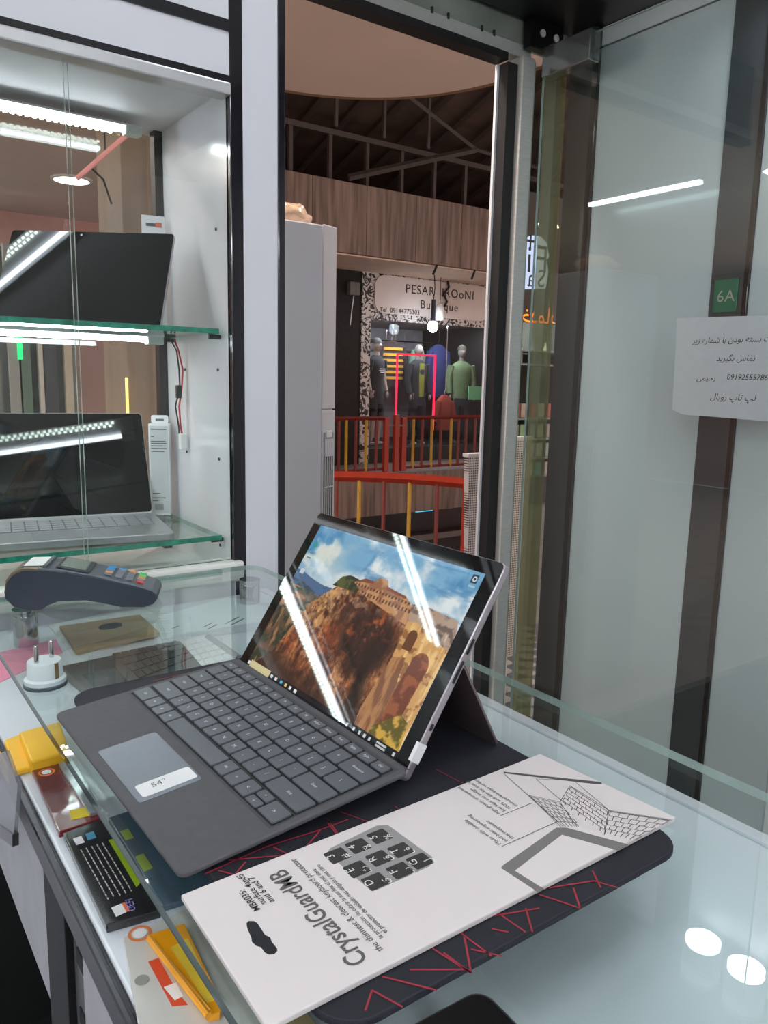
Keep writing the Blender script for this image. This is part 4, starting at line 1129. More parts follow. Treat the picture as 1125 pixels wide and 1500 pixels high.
for (a, b_, c, s) in ((0.0700, 0.0092, xr, 'v'), (0.0792, 0.0093, xr, '^')):
    key(c + G / 2, c + 0.0187 - G / 2, a + G / 3, a + b_ - G / 3)
    shadow.box(c, c + 0.0187, a, a + b_, 0.0, 0.00012, DK)
    leg.text(s, 0.004, DK @ Matrix.Translation((c + 0.0094, a + 0.003, 0.00185)))
key(xr + 0.0187 + G / 2, 0.14 - G / 2, 0.0700 + G / 2, 0.0885 - G / 2)
shadow.box(xr + 0.0187, 0.14, 0.07, 0.0885, 0, 0.00012, DK)
leg.text('>', 0.0048, DK @ Matrix.Translation(((xr + 0.0187 + 0.14) / 2, 0.0775, 0.00185)))
leg.build('key_legends', LEG, dko)['kind'] = 'stuff'
shadow.build('key_gap_shade', mat('key gap shade', (14, 14, 15), 0.8), dko)['kind'] = 'stuff'

# tablet leaning back 30 degrees: local plane x right, y up the screen, z towards the user
a30 = PI / 2 - 0.5784
SC = Matrix.Translation((0, 0, 0.0005)) @ Matrix.Rotation(a30, 4, 'X')
FA, FB, FC = DK @ Vector((0, 0.1865, 0)), SC @ Vector((0, 0.0165, 0.0012)), SC @ Vector((0, 0.0165, 0.0001))
MB().loft([[(x, FA.y, FA.z), (x, FB.y, FB.z), (x, FC.y, FC.z), (x, FA.y, FA.z - 0.004)] for x in (-0.1375, 0.1495)]).build('hinge_fold', KB, lp, recalc=True, bevel=0.0008)
body = MB()
body.prism(rrect(-0.146, 0.146, 0.0056, 0.2006, 0.006, 6), -0.0085, -0.0006, SC)
tbo = body.build('tablet_body', TAB, lp, bevel=0.0012, smooth=True)
MB().prism(rrect(-0.1452, 0.1452, 0.0064, 0.1998, 0.0055, 6), -0.0006, 0.0, SC).build('screen_glass', GLB, lp)
for y0, y1 in ((0.118, 0.132), (0.092, 0.112), (0.050, 0.056)):
    MB().box(0.1455, 0.14625, y0, y1, -0.0062, -0.0032, SC).build('port', RUBBER, tbo)
child_label(MB().box(0.143, 0.1468, 0.0225, 0.0385, -0.0087, 0.0006, SC).build('white_tag', PAPER, tbo), 'small white sticker wrapped round the tablet edge')

# the wallpaper: rock, bridge and sky, as a colour grid behind the glass
def wallpaper():
    nx, ny = 480, 320
    U, V = np.meshgrid(np.linspace(0.055, 0.945, nx), np.linspace(0.07, 0.93, ny))
    def fbm(sx, sy, seed, oct_=5):
        out = np.zeros_like(U); amp = 1.0; tot = 0
        rs = np.random.RandomState(seed)
        for o_ in range(oct_):
            gx, gy = int(sx * 2 ** o_) + 2, int(sy * 2 ** o_) + 2
            g = rs.rand(gy + 1, gx + 1)
            x = (U - U.min()) / (U.max() - U.min()) * (gx - 1e-6); y = (V - V.min()) / (V.max() - V.min()) * (gy - 1e-6)
            xi, yi = x.astype(int), y.astype(int); fx, fy = x - xi, y - yi
            fx = fx * fx * (3 - 2 * fx); fy = fy * fy * (3 - 2 * fy)
            out += amp * ((g[yi, xi] * (1 - fx) + g[yi, xi + 1] * fx) * (1 - fy) + (g[yi + 1, xi] * (1 - fx) + g[yi + 1, xi + 1] * fx) * fy)
            tot += amp; amp *= 0.55
        return out / tot
    def mix(a, b, t):
        return a * (1 - t[..., None]) + np.array(b) * t[..., None]
    def sm(x, a, b):
        t = np.clip((x - a) / (b - a), 0, 1); return t * t * (3 - 2 * t)
    def inpoly(poly):
        r = np.zeros(U.shape, bool)
        n = len(poly)
        for i in range(n):
            x0, y0 = poly[i]; x1, y1 = poly[(i + 1) % n]
            if y0 == y1:
                continue
            c = ((y0 > V) != (y1 > V)) & (U < (x1 - x0) * (V - y0) / (y1 - y0) + x0)
            r ^= c
        return r
    n1 = fbm(4, 5, 1); n2 = fbm(9, 3, 2); n3 = fbm(26, 22, 3); n4 = fbm(40, 6, 4); n5 = fbm(7, 30, 5); n6 = fbm(60, 44, 11, 3); n7 = np.abs(fbm(16, 7, 12) - 0.5) * 2; n8 = np.abs(fbm(30, 14, 13) - 0.5) * 2
    img = np.zeros(U.shape + (3,))
    img[:] = (118, 168, 200)
    img = mix(img, (74, 134, 178), sm(n2, 0.45, 0.7))
    img = mix(img, (222, 228, 228), sm(n1 * 0.6 + n2 * 0.4, 0.44, 0.62))
    img = mix(img, (206, 212, 196), 0.8 * sm(0.45 - U, 0, 0.35) * sm(n1, 0.35, 0.6))
    img = mix(img, (60, 122, 168), 0.6 * sm(fbm(3, 12, 21), 0.52, 0.66) * sm(U, 0.25, 0.6))
    img = mix(img, (188, 204, 214), 0.5 * sm(0.74 - V, -0.05, 0.1))
    ridge = 0.665 - 0.18 * np.clip(U - 0.05, 0, 1) + 0.008 * np.sin(U * 22) + 0.05 * (n1 - 0.5)
    img = mix(img, (78, 104, 138), ((V < ridge) & (U < 0.5)).astype(float))
    img = mix(img, (58, 74, 92), ((V < ridge - 0.05) & (U < 0.5)).astype(float) * sm(n3, 0.35, 0.6))
    plain = (V < 0.58 - 0.05 * U) & (U < 0.46)
    pcol = mix(mix(np.zeros_like(img) + (112, 98, 88), (70, 80, 70), sm(n3, 0.4, 0.6)), (168, 130, 104), sm(n5, 0.52, 0.66))
    img[plain] = pcol[plain]
    low = (V < 0.40 + 0.06 * n1) & (U < 0.4)
    lcol = mix(mix(np.zeros_like(img) + (92, 70, 56), (48, 54, 40), sm(n3, 0.4, 0.55)), (150, 112, 78), sm(n4, 0.55, 0.7))
    img[low] = lcol[low]
    # far town on the right
    town = inpoly([(0.66, 0.66), (0.72, 0.70), (0.80, 0.71), (0.93, 0.70), (0.96, 0.60), (0.96, 0.5), (0.70, 0.5)])
    tcol = mix(mix(np.zeros_like(img) + (176, 150, 130), (112, 94, 86), sm(n3, 0.45, 0.6)), (224, 208, 190), sm(n4, 0.55, 0.68))
    img[town] = tcol[town]
    # the rock
    cliff = inpoly([(0.05, 0.05), (0.16, 0.20), (0.20, 0.38), (0.235, 0.52), (0.29, 0.60), (0.34, 0.665), (0.44, 0.70), (0.56, 0.69), (0.66, 0.67), (0.76, 0.61), (0.78, 0.42), (0.76, 0.25), (0.78, 0.05)])
    st_ = fbm(34, 5, 8) * 0.6 + n3 * 0.4
    rock = mix(np.zeros_like(img) + (128, 78, 50), (190, 132, 84), sm(st_, 0.5, 0.66))
    rock = mix(rock, (74, 44, 34), sm(0.52 - st_, 0.0, 0.12))
    rock = mix(rock, (168, 82, 44), 0.5 * sm(n1, 0.5, 0.7))
    rock = mix(rock, (176, 148, 122), 0.7 * sm(V, 0.46, 0.66) * sm(n3, 0.42, 0.6))
    rock = mix(rock, (196, 150, 96), 0.75 * sm(0.12 - np.abs(U - 0.30 - (V - 0.5) * 0.35), 0, 0.10) * sm(V, 0.28, 0.46) * sm(st_, 0.42, 0.58))
    rock = mix(rock, (52, 32, 26), 0.5 * sm(0.12 - n7, 0, 0.12))
    rock = mix(rock, (60, 38, 30), 0.35 * sm(0.1 - n8, 0, 0.1))
    rock = rock * (0.80 + 0.42 * (n6[..., None] - 0.0))
    rock = mix(rock, (30, 24, 24), 0.8 * sm(0.05 - np.abs(U - 0.66 + (V - 0.3) * 0.12), 0, 0.04) * sm(0.5 - V, 0, 0.1) * sm(V, 0.1, 0.2))
    rock = mix(rock, (34, 28, 24), 0.65 * sm(0.42 - U, 0, 0.2) * sm(0.30 - V, 0, 0.14))
    rock = mix(rock, (40, 28, 28), 0.85 * sm(0.16 - np.hypot((U - 0.60) * 0.9, (V - 0.46) * 0.8), 0, 0.07) * sm(n3, 0.25, 0.5))
    rock = mix(rock, (58, 38, 30), 0.75 * sm(0.24 - V, 0, 0.12))
    img[cliff] = rock[cliff]
    # trees and terrace on top of the rock
    trees = inpoly([(0.30, 0.645), (0.33, 0.705), (0.37, 0.725), (0.42, 0.72), (0.45, 0.695), (0.44, 0.655)])
    img[trees] = mix(np.zeros_like(img) + (44, 52, 36), (84, 88, 50), sm(n3, 0.42, 0.6))[trees]
    bld = inpoly([(0.40, 0.70), (0.455, 0.735), (0.50, 0.735), (0.52, 0.765), (0.56, 0.765), (0.58, 0.735), (0.68, 0.72), (0.72, 0.69), (0.735, 0.60), (0.66, 0.615), (0.50, 0.65)])
    img[bld] = mix(np.zeros_like(img) + (190, 142, 100), (150, 104, 76), sm(n3, 0.45, 0.6))[bld]
    roof_ = inpoly([(0.40, 0.70), (0.455, 0.738), (0.50, 0.738), (0.50, 0.722), (0.45, 0.715)]) | inpoly([(0.575, 0.735), (0.68, 0.722), (0.68, 0.71), (0.575, 0.72)])
    img[roof_] = (128, 74, 56)
    win = bld & (np.mod(U * 60, 1) < 0.45) & (((V > 0.655) & (V < 0.672)) | ((V > 0.69) & (V < 0.703)))
    img[win] = (92, 62, 50)
    # bridge
    br = inpoly([(0.735, 0.62), (0.775, 0.63), (0.945, 0.565), (0.945, 0.07), (0.74, 0.07), (0.745, 0.25), (0.745, 0.45)])
    bcol = mix(mix(np.zeros_like(img) + (206, 158, 98), (234, 196, 132), sm(n4, 0.45, 0.65)), (150, 104, 64), sm(0.44 - n3, 0, 0.1))
    img[br] = bcol[br]
    a1 = (((U - 0.785) / 0.022) ** 2 + ((V - 0.56) / 0.035) ** 2 < 1) | ((np.abs(U - 0.785) < 0.022) & (V < 0.56) & (V > 0.50))
    img[a1 & br] = (104, 66, 44)
    a2 = (((U - 0.865) / 0.038) ** 2 + ((V - 0.46) / 0.06) ** 2 < 1) | ((np.abs(U - 0.865 + (0.46 - V) * 0.05) < 0.038) & (V < 0.46) & (V > 0.14))
    acol = mix(np.zeros_like(img) + (112, 58, 36), (150, 86, 52), sm(n3, 0.45, 0.6))
    img[a2 & br] = acol[a2 & br]
    pier = inpoly([(0.745, 0.45), (0.80, 0.47), (0.82, 0.30), (0.82, 0.07), (0.73, 0.07), (0.72, 0.2)])
    img[pier] = mix(np.zeros_like(img) + (176, 126, 82), (128, 84, 58), sm(n4, 0.4, 0.62))[pier]
    bush = inpoly([(0.80, 0.07), (0.80, 0.15), (0.84, 0.20), (0.89, 0.25), (0.93, 0.23), (0.95, 0.07)])
    img[bush] = mix(np.zeros_like(img) + (96, 86, 30), (206, 164, 70), sm(n3, 0.42, 0.58))[bush]
    # task bar, search box and icons
    img[V < 0.118] = (22, 22, 26)
    img[(V < 0.116) & (U > 0.075) & (U < 0.215)] = (206, 196, 152)
    for i, cu in enumerate((0.065, 0.232, 0.262, 0.298, 0.33, 0.36, 0.392)):
        c = [(220, 220, 220), (200, 200, 205), (210, 210, 212), (60, 170, 220), (226, 190, 110), (230, 232, 236), (226, 228, 230)][i]
        img[(np.abs(U - cu) < 0.007) & (np.abs(V - 0.098) < 0.009)] = c
    for i, cu in enumerate((0.66, 0.70, 0.735, 0.765, 0.79, 0.815, 0.93)):
        img[(np.abs(U - cu) < 0.005) & (np.abs(V - 0.098) < 0.008)] = (205, 205, 205)
    img[(np.abs(U - 0.87) < 0.022) & ((np.abs(V - 0.105) < 0.004) | (np.abs(V - 0.091) < 0.004))] = (196, 196, 196)
    ic = np.hypot(U - 0.085, (V - 0.815) * 0.69) < 0.013
    img[ic] = (40, 150, 150)
    img[(np.abs(U - 0.085) < 0.016) & (np.abs(V - 0.765) < 0.004)] = (120, 128, 120)
    img[(np.abs(U - 0.085) < 0.014) & (np.abs(V - 0.735) < 0.004)] = (120, 128, 120)
    img[(np.abs(U - 0.09) < 0.013) & (np.abs(V - 0.655) < 0.014)] = (196, 204, 212)
    sq = (np.abs(U - 0.915) < 0.013) & (np.abs(V - 0.895) < 0.019)
    img[sq] = (52, 66, 78)
    rr_ = np.hypot(U - 0.915, (V - 0.895) * 0.69)
    img[(rr_ < 0.009) & (rr_ > 0.005)] = (206, 220, 228)
    img[(np.abs(U - 0.915) < 0.014) & (np.abs(V - 0.86) < 0.003)] = (170, 190, 204)
    img = np.clip(img, 0, 255) / 255.0
    lin = np.where(img <= 0.04045, img / 12.92, ((img + 0.055) / 1.055) ** 2.4)
    return U, V, lin
U, V, lin = wallpaper()
ny, nx = U.shape
verts = np.stack([(U - 0.5) * 0.292, V * 0.2006, np.full_like(U, 0.0001)], -1).reshape(-1, 3)
idx = np.arange(nx * ny).reshape(ny, nx)
quads = np.stack([idx[:-1, :-1], idx[:-1, 1:], idx[1:, 1:], idx[1:, :-1]], -1).reshape(-1, 4)
me = bpy.data.meshes.new('display')
me.from_pydata(verts.tolist(), [], quads.tolist())
ca = me.color_attributes.new('Col', 'FLOAT_COLOR', 'POINT')
ca.data.foreach_set('color', np.concatenate([lin.reshape(-1, 3), np.ones((nx * ny, 1))], 1).astype(np.float32).ravel())
me.transform(SC)
child_label(link('display', me, vcol_mat('glowing display', 0.92, 0.03, 0.6), lp), 'lit display with rock, stone bridge and cloudy sky')
# kickstand
K0 = SC @ Vector((0, 0.112, -0.0085))
K1 = Vector((0, 0.1165, 0.0006))
kd = (K1 - K0)
KM = Matrix.Translation(K0) @ Matrix.Rotation(math.atan2(kd.z, kd.y), 4, 'X')
child_label(MB().prism(rrect(-0.141, 0.141, 0.0, kd.length, 0.006, 5), -0.001, 0.0014, KM).build('kickstand', mat('kickstand metal', (126, 110, 112), 0.3, 0.6), lp, bevel=0.0006), 'folded out kickstand plate')

# ------------------------------------------------------------------ white package
PZ = MT
pk = thing('keyboard_protector_pack', 'white cardboard pack of a keyboard protector lying across the desk mat', 'package', (0.325, 0.3655, PZ))
def loc(pts):
    return [(p[0] - 0.325, p[1] - 0.3655) for p in pts]
CARD = mat('pack cardboard', (226, 217, 214), 0.5, var=0.012, scale=12)
H = 0.0042
outline = loc([(0.1559, 0.4196), (0.1535, 0.3009), (0.4897, 0.3018), (0.4790, 0.4270)])
hole = [(p[0], p[1]) for p in loc([(0.1778, 0.3740), (0.1796, 0.3750), (0.1822, 0.3732), (0.1831, 0.3705), (0.1823, 0.3594), (0.1838, 0.3557), (0.1829, 0.3524), (0.1829, 0.3459), (0.1820, 0.3441), (0.1797, 0.3430), (0.1770, 0.3443), (0.1759, 0.3469), (0.1759, 0.3520), (0.1742, 0.3544), (0.1737, 0.3586), (0.1749, 0.3618), (0.1764, 0.3702)])]
pm = MB()
pm.prism(ccw(outline), 0.0004, H)
pm.build('carton', CARD, pk, bevel=0.0008)
MB().prism(ccw(hole), H - 0.0006, H + 0.00015).build('hang_hole', mat('hole shadow', (20, 20, 26), 0.7), pk, recalc=True)
def pack_text(s, size, px, mt, name='lettering', bold=False, stretch=1.0):
    return MB().text(s, size, frame((px[0] - 0.325, px[1] - 0.3655, H + 0.0003), (0, 1, 0), (-1, 0, 0)) @ Matrix.Diagonal((stretch, 1, 1, 1)), 'LEFT', 0, 1.0, 0.012 if size > 0.01 else 0.006).build(name, mt, pk)
pack_text('CrystalGuardMB', 0.0178, [(0.2205, 0.3099)][0], GREY_INK, stretch=0.80)
pack_text('the thinnest & clearest keyboard protector', 0.0062, [(0.2315, 0.3118)][0], GREY_INK, stretch=0.93)
pack_text('la proteccion de cubrir la mas fina el mas clara', 0.0046, [(0.2372, 0.3197)][0], GREY_INK, stretch=0.88)
pack_text('el protector de teclado mas delgado y mas claro', 0.0046, [(0.2417, 0.3220)][0], GREY_INK, stretch=0.85)
pack_text('MBR035:', 0.0062, [(0.1901, 0.3801)][0], INK)
pack_text('surface 4and5', 0.0062, [(0.1957, 0.3830)][0], INK)
pack_text('and 6 and 7', 0.0062, [(0.2006, 0.3819)][0], INK)
for k, (pp, n) in enumerate((( [(0.3841, 0.3772)][0], 4), ([(0.3577, 0.3485)][0], 3))):
    for i in range(n):
        MB().text(['high glossy, transparent', 'feel keys and design', '100% soft film for best fit', 'transparent keys surface'][i] if k == 0 else ['Made with durable', 'and best engineering', 'thermoplastic'][i], 0.0048,
                  frame((pp[0] - 0.325 + [0, -0.009][0] + i * 0.0062 * (1 if k == 0 else 1), pp[1] - 0.3655, H + 0.0003), (0, 1, 0), (-1, 0, 0)), 'LEFT').build('small_print', GREY_INK, pk)['kind'] = 'stuff'
# printed key picture
pic = loc([(0.2524, 0.4064), (0.2572, 0.4097), (0.2989, 0.4144), (0.3059, 0.4108), (0.3083, 0.3636), (0.3049, 0.3587), (0.2999, 0.3568), (0.2582, 0.3564), (0.2547, 0.3596)])
MB().prism(ccw(pic), H - 0.0005, H + 0.0002).build('key_picture', mat('print grey', (150, 148, 146), 0.5, var=0.1), pk)
u0, v0 = pic[1], pic[4]
cx = sum(p[0] for p in pic) / len(pic); cy = sum(p[1] for p in pic) / len(pic)
keysp = [([(0.2742, 0.4012)][0], '4', '\uFEF5'), ([(0.2928, 0.4024)][0], '5', '%'), ([(0.2779, 0.3821)][0], 'R', 'ق'), ([(0.2955, 0.3814)][0], 'T', 'ف'), ([(0.2593, 0.3804)][0], 'E', 'ث'), ([(0.2817, 0.3638)][0], 'F', 'ب'), ([(0.2987, 0.3646)][0], 'G', 'ل'), ([(0.2621, 0.3635)][0], 'D', 'ی'), ([(0.2565, 0.4000)][0], '3', '#')]
for (px, s, s2) in keysp:
    x, y = px[0] - 0.325, px[1] - 0.3655
    w = 0.0072
    q = rrect(max(x - w, cx - 0.037), min(x + w, cx + 0.036), y - w * 0.92, y + w * 0.92, 0.0012, 2)
    MB().prism(q, H, H + 0.0004).build('printed_key', mat('print dark key', (52, 49, 48), 0.5), pk)
    mm = MB()
    mm.text(s, 0.008, frame((x - 0.002, y + 0.001, H + 0.0006), (0, 1, 0), (-1, 0, 0)))
    mm.text(s2, 0.008, frame((x + 0.007, y - 0.004, H + 0.0006), (0, 1, 0), (-1, 0, 0)))
    mm.build('printed_letter', PAPER, pk)['kind'] = 'stuff'
# drawing of the film and the frame
GP = mat('print mid grey', (118, 115, 112), 0.5)
MB().prism(ccw(loc([(0.4302, 0.4209), (0.4838, 0.3661), (0.4821, 0.3633), (0.4776, 0.3664), (0.4286, 0.4193)])), H, H + 0.0002).build('drawn_bar', mat('print dark grey', (84, 82, 80), 0.5), pk)
ring_out = loc([(0.3385, 0.3293), (0.3417, 0.3306), (0.4046, 0.3412), (0.4103, 0.3374), (0.4308, 0.2989), (0.4191, 0.2990), (0.4013, 0.3332), (0.3439, 0.3222), (0.3459, 0.2984), (0.3407, 0.2987)])
MB().prism(ccw(ring_out), H, H + 0.0002).build('drawn_frame', GP, pk, recalc=True)
mm = MB()
for a, b in ([(0.4278, 0.4185), (0.4094, 0.3391)], [(0.3816, 0.3745), (0.4145, 0.3740)], [(0.3555, 0.3461), (0.4114, 0.3461)], [(0.4433, 0.3979), (0.4340, 0.3577)], [(0.4433, 0.3979), (0.4671, 0.3796)], [(0.4671, 0.3796), (0.4548, 0.3349)],
             [(0.4203, 0.3831), (0.4327, 0.3632)], [(0.4203, 0.3831), (0.4075, 0.3393)], [(0.4327, 0.3632), (0.4581, 0.3754)], [(0.4581, 0.3754), (0.4548, 0.3349)], [(0.4548, 0.3349), (0.4258, 0.3159)], [(0.4548, 0.3349), (0.4835, 0.3005)], [(0.4327, 0.3632), (0.4176, 0.3336)], [(0.4540, 0.3343), (0.4823, 0.3002)]):
    c, d_ = loc([a, b])
    mm.strip(c, d_, 0.0005, H + 0.0004)
RN = random.Random(2)
def hatch(c00, c10, c11, c01, nu, nv):
    for i in range(nu + 1):
        for j in range(nv):
            t0 = i / nu + (0.5 / nu if j % 2 else 0)
            if t0 > 1:
                continue
            def P_(u, v):
                a = [c00[k] * (1 - u) + c10[k] * u for k in (0, 1)]
                b = [c01[k] * (1 - u) + c11[k] * u for k in (0, 1)]
                return (a[0] * (1 - v) + b[0] * v, a[1] * (1 - v) + b[1] * v)
            mm.strip(P_(t0, j / nv), P_(t0, (j + 1) / nv), 0.0005, H + 0.0004)
            if i < nu:
                mm.strip(P_(i / nu, j / nv), P_((i + 1) / nu, j / nv), 0.0005, H + 0.0004)
hatch(*loc([(0.4541, 0.3331), (0.4806, 0.3013), (0.4385, 0.2996), (0.4276, 0.3168)]), 6, 5)
hatch(*loc([(0.4197, 0.3811), (0.4312, 0.3618), (0.4197, 0.3323), (0.4098, 0.3388)]), 5, 6)
hatch(*loc([(0.4569, 0.3736), (0.4524, 0.3342), (0.4268, 0.3173), (0.4320, 0.3613)]), 6, 6)
mm.build('line_drawing', GREY_INK, pk)['kind'] = 'stuff'

# black phone at the near edge
ph = thing('smartphone', 'black smartphone lying on the glass at the bottom edge', 'phone', (0.2185, 0.2075, GT), math.radians(-2))
MB().prism(rrect(-0.038, 0.038, -0.1, 0.055, 0.010, 6), 0.0002, 0.008).build('body', mat('phone black', (22, 22, 25), 0.35), ph, bevel=0.0025, smooth=True)
MB().prism(rrect(-0.0355, 0.0355, -0.0975, 0.0525, 0.009, 6), 0.008, 0.0083).build('screen', mat('phone glass', (12, 12, 14), 0.12), ph)

# ------------------------------------------------------------------ card terminal on the glass
P0 = [(0.2057, 1.1071)][0]
P1 = [(0.3377, 1.0452)][0]
tv = Vector((P1[0] - P0[0], P1[1] - P0[1]))
sc_ = tv.length / 0.160
ps = thing('card_terminal', 'dark blue grey card payment terminal with coloured keys and paper receipt', 'card terminal', (P0[0], P0[1], GT), math.atan2(tv.y, tv.x))
ps.scale = (sc_, sc_, sc_)
PB = mat('terminal dark plastic', (48, 54, 66), 0.38, var=0.06, scale=30)
PT = mat('terminal grey plastic', (92, 98, 106), 0.35, var=0.05, scale=30)
top = [(-0.030, 0.028), (-0.027, 0.046), (-0.018, 0.058), (-0.004, 0.064), (0.020, 0.064), (0.055, 0.060), (0.100, 0.050), (0.150, 0.036), (0.180, 0.026), (0.187, 0.020)]
bot = [(0.188, 0.014), (0.182, 0.005), (0.168, 0.0004), (0.135, 0.0015), (0.110, 0.008), (0.085, 0.0135), (0.045, 0.0135), (0.030, 0.008), (0.020, 0.001), (0.0, 0.0004), (-0.018, 0.006), (-0.030, 0.020)]
WT = 0.078
sy = Matrix(((1, 0, 0, 0), (0, 0, 1, 0), (0, 1, 0, 0), (0, 0, 0, 1)))
prof = top + bot
rings = []
for y, k in ((0.0, 0.94), (0.004, 1.0), (WT - 0.004, 1.0), (WT, 0.94)):
    cxm, czm = 0.078, 0.03
    rings.append([(cxm + (p[0] - cxm) * (1 - (1 - k) * 0.35), y, czm + (p[1] - czm) * k + (0.0 if k == 1 else 0.0)) for p in prof])
MB().loft(rings).build('body', PB, ps, recalc=True, smooth=True, angle=50)
# upper shell follows the top of the body
up_ = [(p[0], p[1] + 0.0015) for p in top[3:]]
lo_ = [(p[0], p[1] - 0.004) for p in top[3:]]
MB().loft([[(p[0], y, p[1]) for p in up_ + lo_[::-1]] for y in (0.003, WT - 0.003)]).build('upper_shell', PT, ps, recalc=True, bevel=0.0015)
us = bpy.data.objects[[o.name for o in ps.children if o.name.startswith('upper_shell')][0]]
child_label(MB().loft([[(p[0], y, p[1] + 0.002) for p in top[0:5]] + [(p[0] + 0.001, y, p[1] - 0.003) for p in top[0:5]][::-1] for y in (0.001, WT - 0.001)]).build('roll_cover', mat('smoky brown cover', (112, 92, 72), 0.15, var=0.3, scale=40, coat=0.5), ps, recalc=True, bevel=0.001), 'smoky brown paper roll cover')
def on_top(x):
    for a, b in zip(top[3:-1], top[4:]):
        if a[0] <= x <= b[0]:
            k = (x - a[0]) / (b[0] - a[0])
            return a[1] + (b[1] - a[1]) * k + 0.0015, math.atan2(b[1] - a[1], b[0] - a[0])
    return top[-1][1], -0.4
def slab(name, x0, x1, y0, y1, h, mt, lift=0.0, bev=0.0006):
    xm = (x0 + x1) / 2
    z, a = on_top(xm)
    M = Matrix.Translation((xm, 0, z + lift)) @ Matrix.Rotation(-a, 4, 'Y')
    w = (x1 - x0) / 2
    return MB().box(-w, w, y0, y1, 0, h, M).build(name, mt, us if name == 'key' else ps, bevel=bev)
slab('receipt', -0.004, 0.024, 0.012, 0.068, 0.0012, PAPER, 0.001)
slab('tear_bar', 0.024, 0.030, 0.006, 0.072, 0.004, PT, 0.0)
slab('display_frame', 0.042, 0.090, 0.007, 0.071, 0.0022, mat('display frame', (60, 64, 70), 0.3), 0.0005)
slab('display', 0.047, 0.083, 0.013, 0.065, 0.0006, mat('lcd grey green', (150, 160, 150), 0.12, var=0.1), 0.0029)
kc = {'b': (66, 140, 190), 'o': (226, 140, 84), 'g': (70, 190, 90), 'r': (206, 66, 66), 'k': (118, 122, 128)}
lay = ['bbog', 'bkkk', 'okkk', 'kkko', 'kkkr']
lay = [('b', 'b', 'o', 'g'), ('b', 'k', 'k', 'g'), ('b', 'k', 'k', 'o'), ('o', 'k', 'k', 'k'), ('k', 'k', 'k', 'r')]
for i in range(4):
    for j in range(5):
        c = lay[j][i]
        slab('key', 0.108 + i * 0.0155, 0.108 + i * 0.0155 + 0.0115, 0.064 - j * 0.0118, 0.064 - j * 0.0118 + 0.0085, 0.0028, mat('terminal key ' + c, kc[c], 0.35), 0.0004, 0.001)
slab('card_slot', 0.183, 0.1865, 0.012, 0.066, 0.001, RUBBER, -0.0075)

# ------------------------------------------------------------------ mains adapter plug
pg = thing('plug_adapter', 'white round mains plug adapter standing pins up on the glass', 'plug', (0.1680, 0.828, GT), 0.5)
PLG = mat('plug plastic', (206, 218, 218), 0.35, var=0.03, scale=30)
MB().lathe([(0.0215, 0.0), (0.0215, 0.003), (0.0205, 0.004)], 32).build('base_ring', mat('plug dark ring', (70, 84, 88), 0.4), pg, smooth=True)
MB().lathe([(0.0205, 0.004), (0.0205, 0.008), (0.0175, 0.010), (0.0170, 0.0255), (0.0160, 0.027)], 32).build('body', PLG, pg, smooth=True)
for s in (-1, 1):
    MB().lathe([(0.0024, 0.027), (0.0024, 0.0435), (0.0015, 0.0455)], 14, Matrix.Translation((s * 0.0095, 0, 0))).build('pin', STEEL, pg, smooth=True)
    MB().box(-0.0022, 0.0022, s * 0.0168 - 0.001, s * 0.0168 + 0.001, 0.010, 0.0265).build('earth_clip', mat('brass clip', (176, 150, 110), 0.3, 0.8), pg)

# ------------------------------------------------------------------ papers and goods between worktop and glass
def flat(name, pts, z0, h, mt, label, cat, bevel=0.0):
    cx = sum(p[0] for p in pts) / len(pts); cy = sum(p[1] for p in pts) / len(pts)
    t = thing(name, label, cat, (cx, cy, z0))
    t['c'] = (cx, cy)
    o = MB().prism(ccw([(p[0] - cx, p[1] - cy) for p in pts]), 0.0001, h).build('sheet', mt, t, bevel=bevel)
    return t, (cx, cy)
PINK = mat('pink paper', (232, 142, 168), 0.7, var=0.04)
KRAFT = mat('kraft card', (164, 138, 104), 0.7, var=0.06)
flat('pink_note', [(0.1483, 1.1305), (0.2512, 1.1523), (0.2459, 1.0913), (0.1547, 1.0210), (0.1320, 1.0224)], CT, 0.0008, PINK, 'pink note paper on the worktop beside the near standoff', 'paper')
flat('newspaper', [(0.2565, 1.2166), (0.3408, 1.2347), (0.4357, 1.2351), (0.3964, 1.1030), (0.2530, 1.0550)], CT, 0.003, mat('newsprint', (206, 210, 206), 0.7, var=0.15, scale=60), 'pale printed papers under the brown envelope', 'paper')
kt, kc_ = flat('kraft_envelope', [(0.2643, 1.1861), (0.3835, 1.1813), (0.3792, 1.0810), (0.2567, 1.0614)], CT + 0.0032, 0.006, KRAFT, 'brown kraft envelope with a dark oval slot under the glass', 'envelope', 0.001)
ov = [(0.3106, 1.1498), (0.3195, 1.1597), (0.3378, 1.1602), (0.3455, 1.1515), (0.3422, 1.1379), (0.3333, 1.1319), (0.3162, 1.1313), (0.3087, 1.1359)]
MB().prism(ccw([(p[0] - kc_[0], p[1] - kc_[1]) for p in ov]), 0.0058, 0.0063).build('slot', mat('slot dark', (30, 26, 24), 0.8), kt)
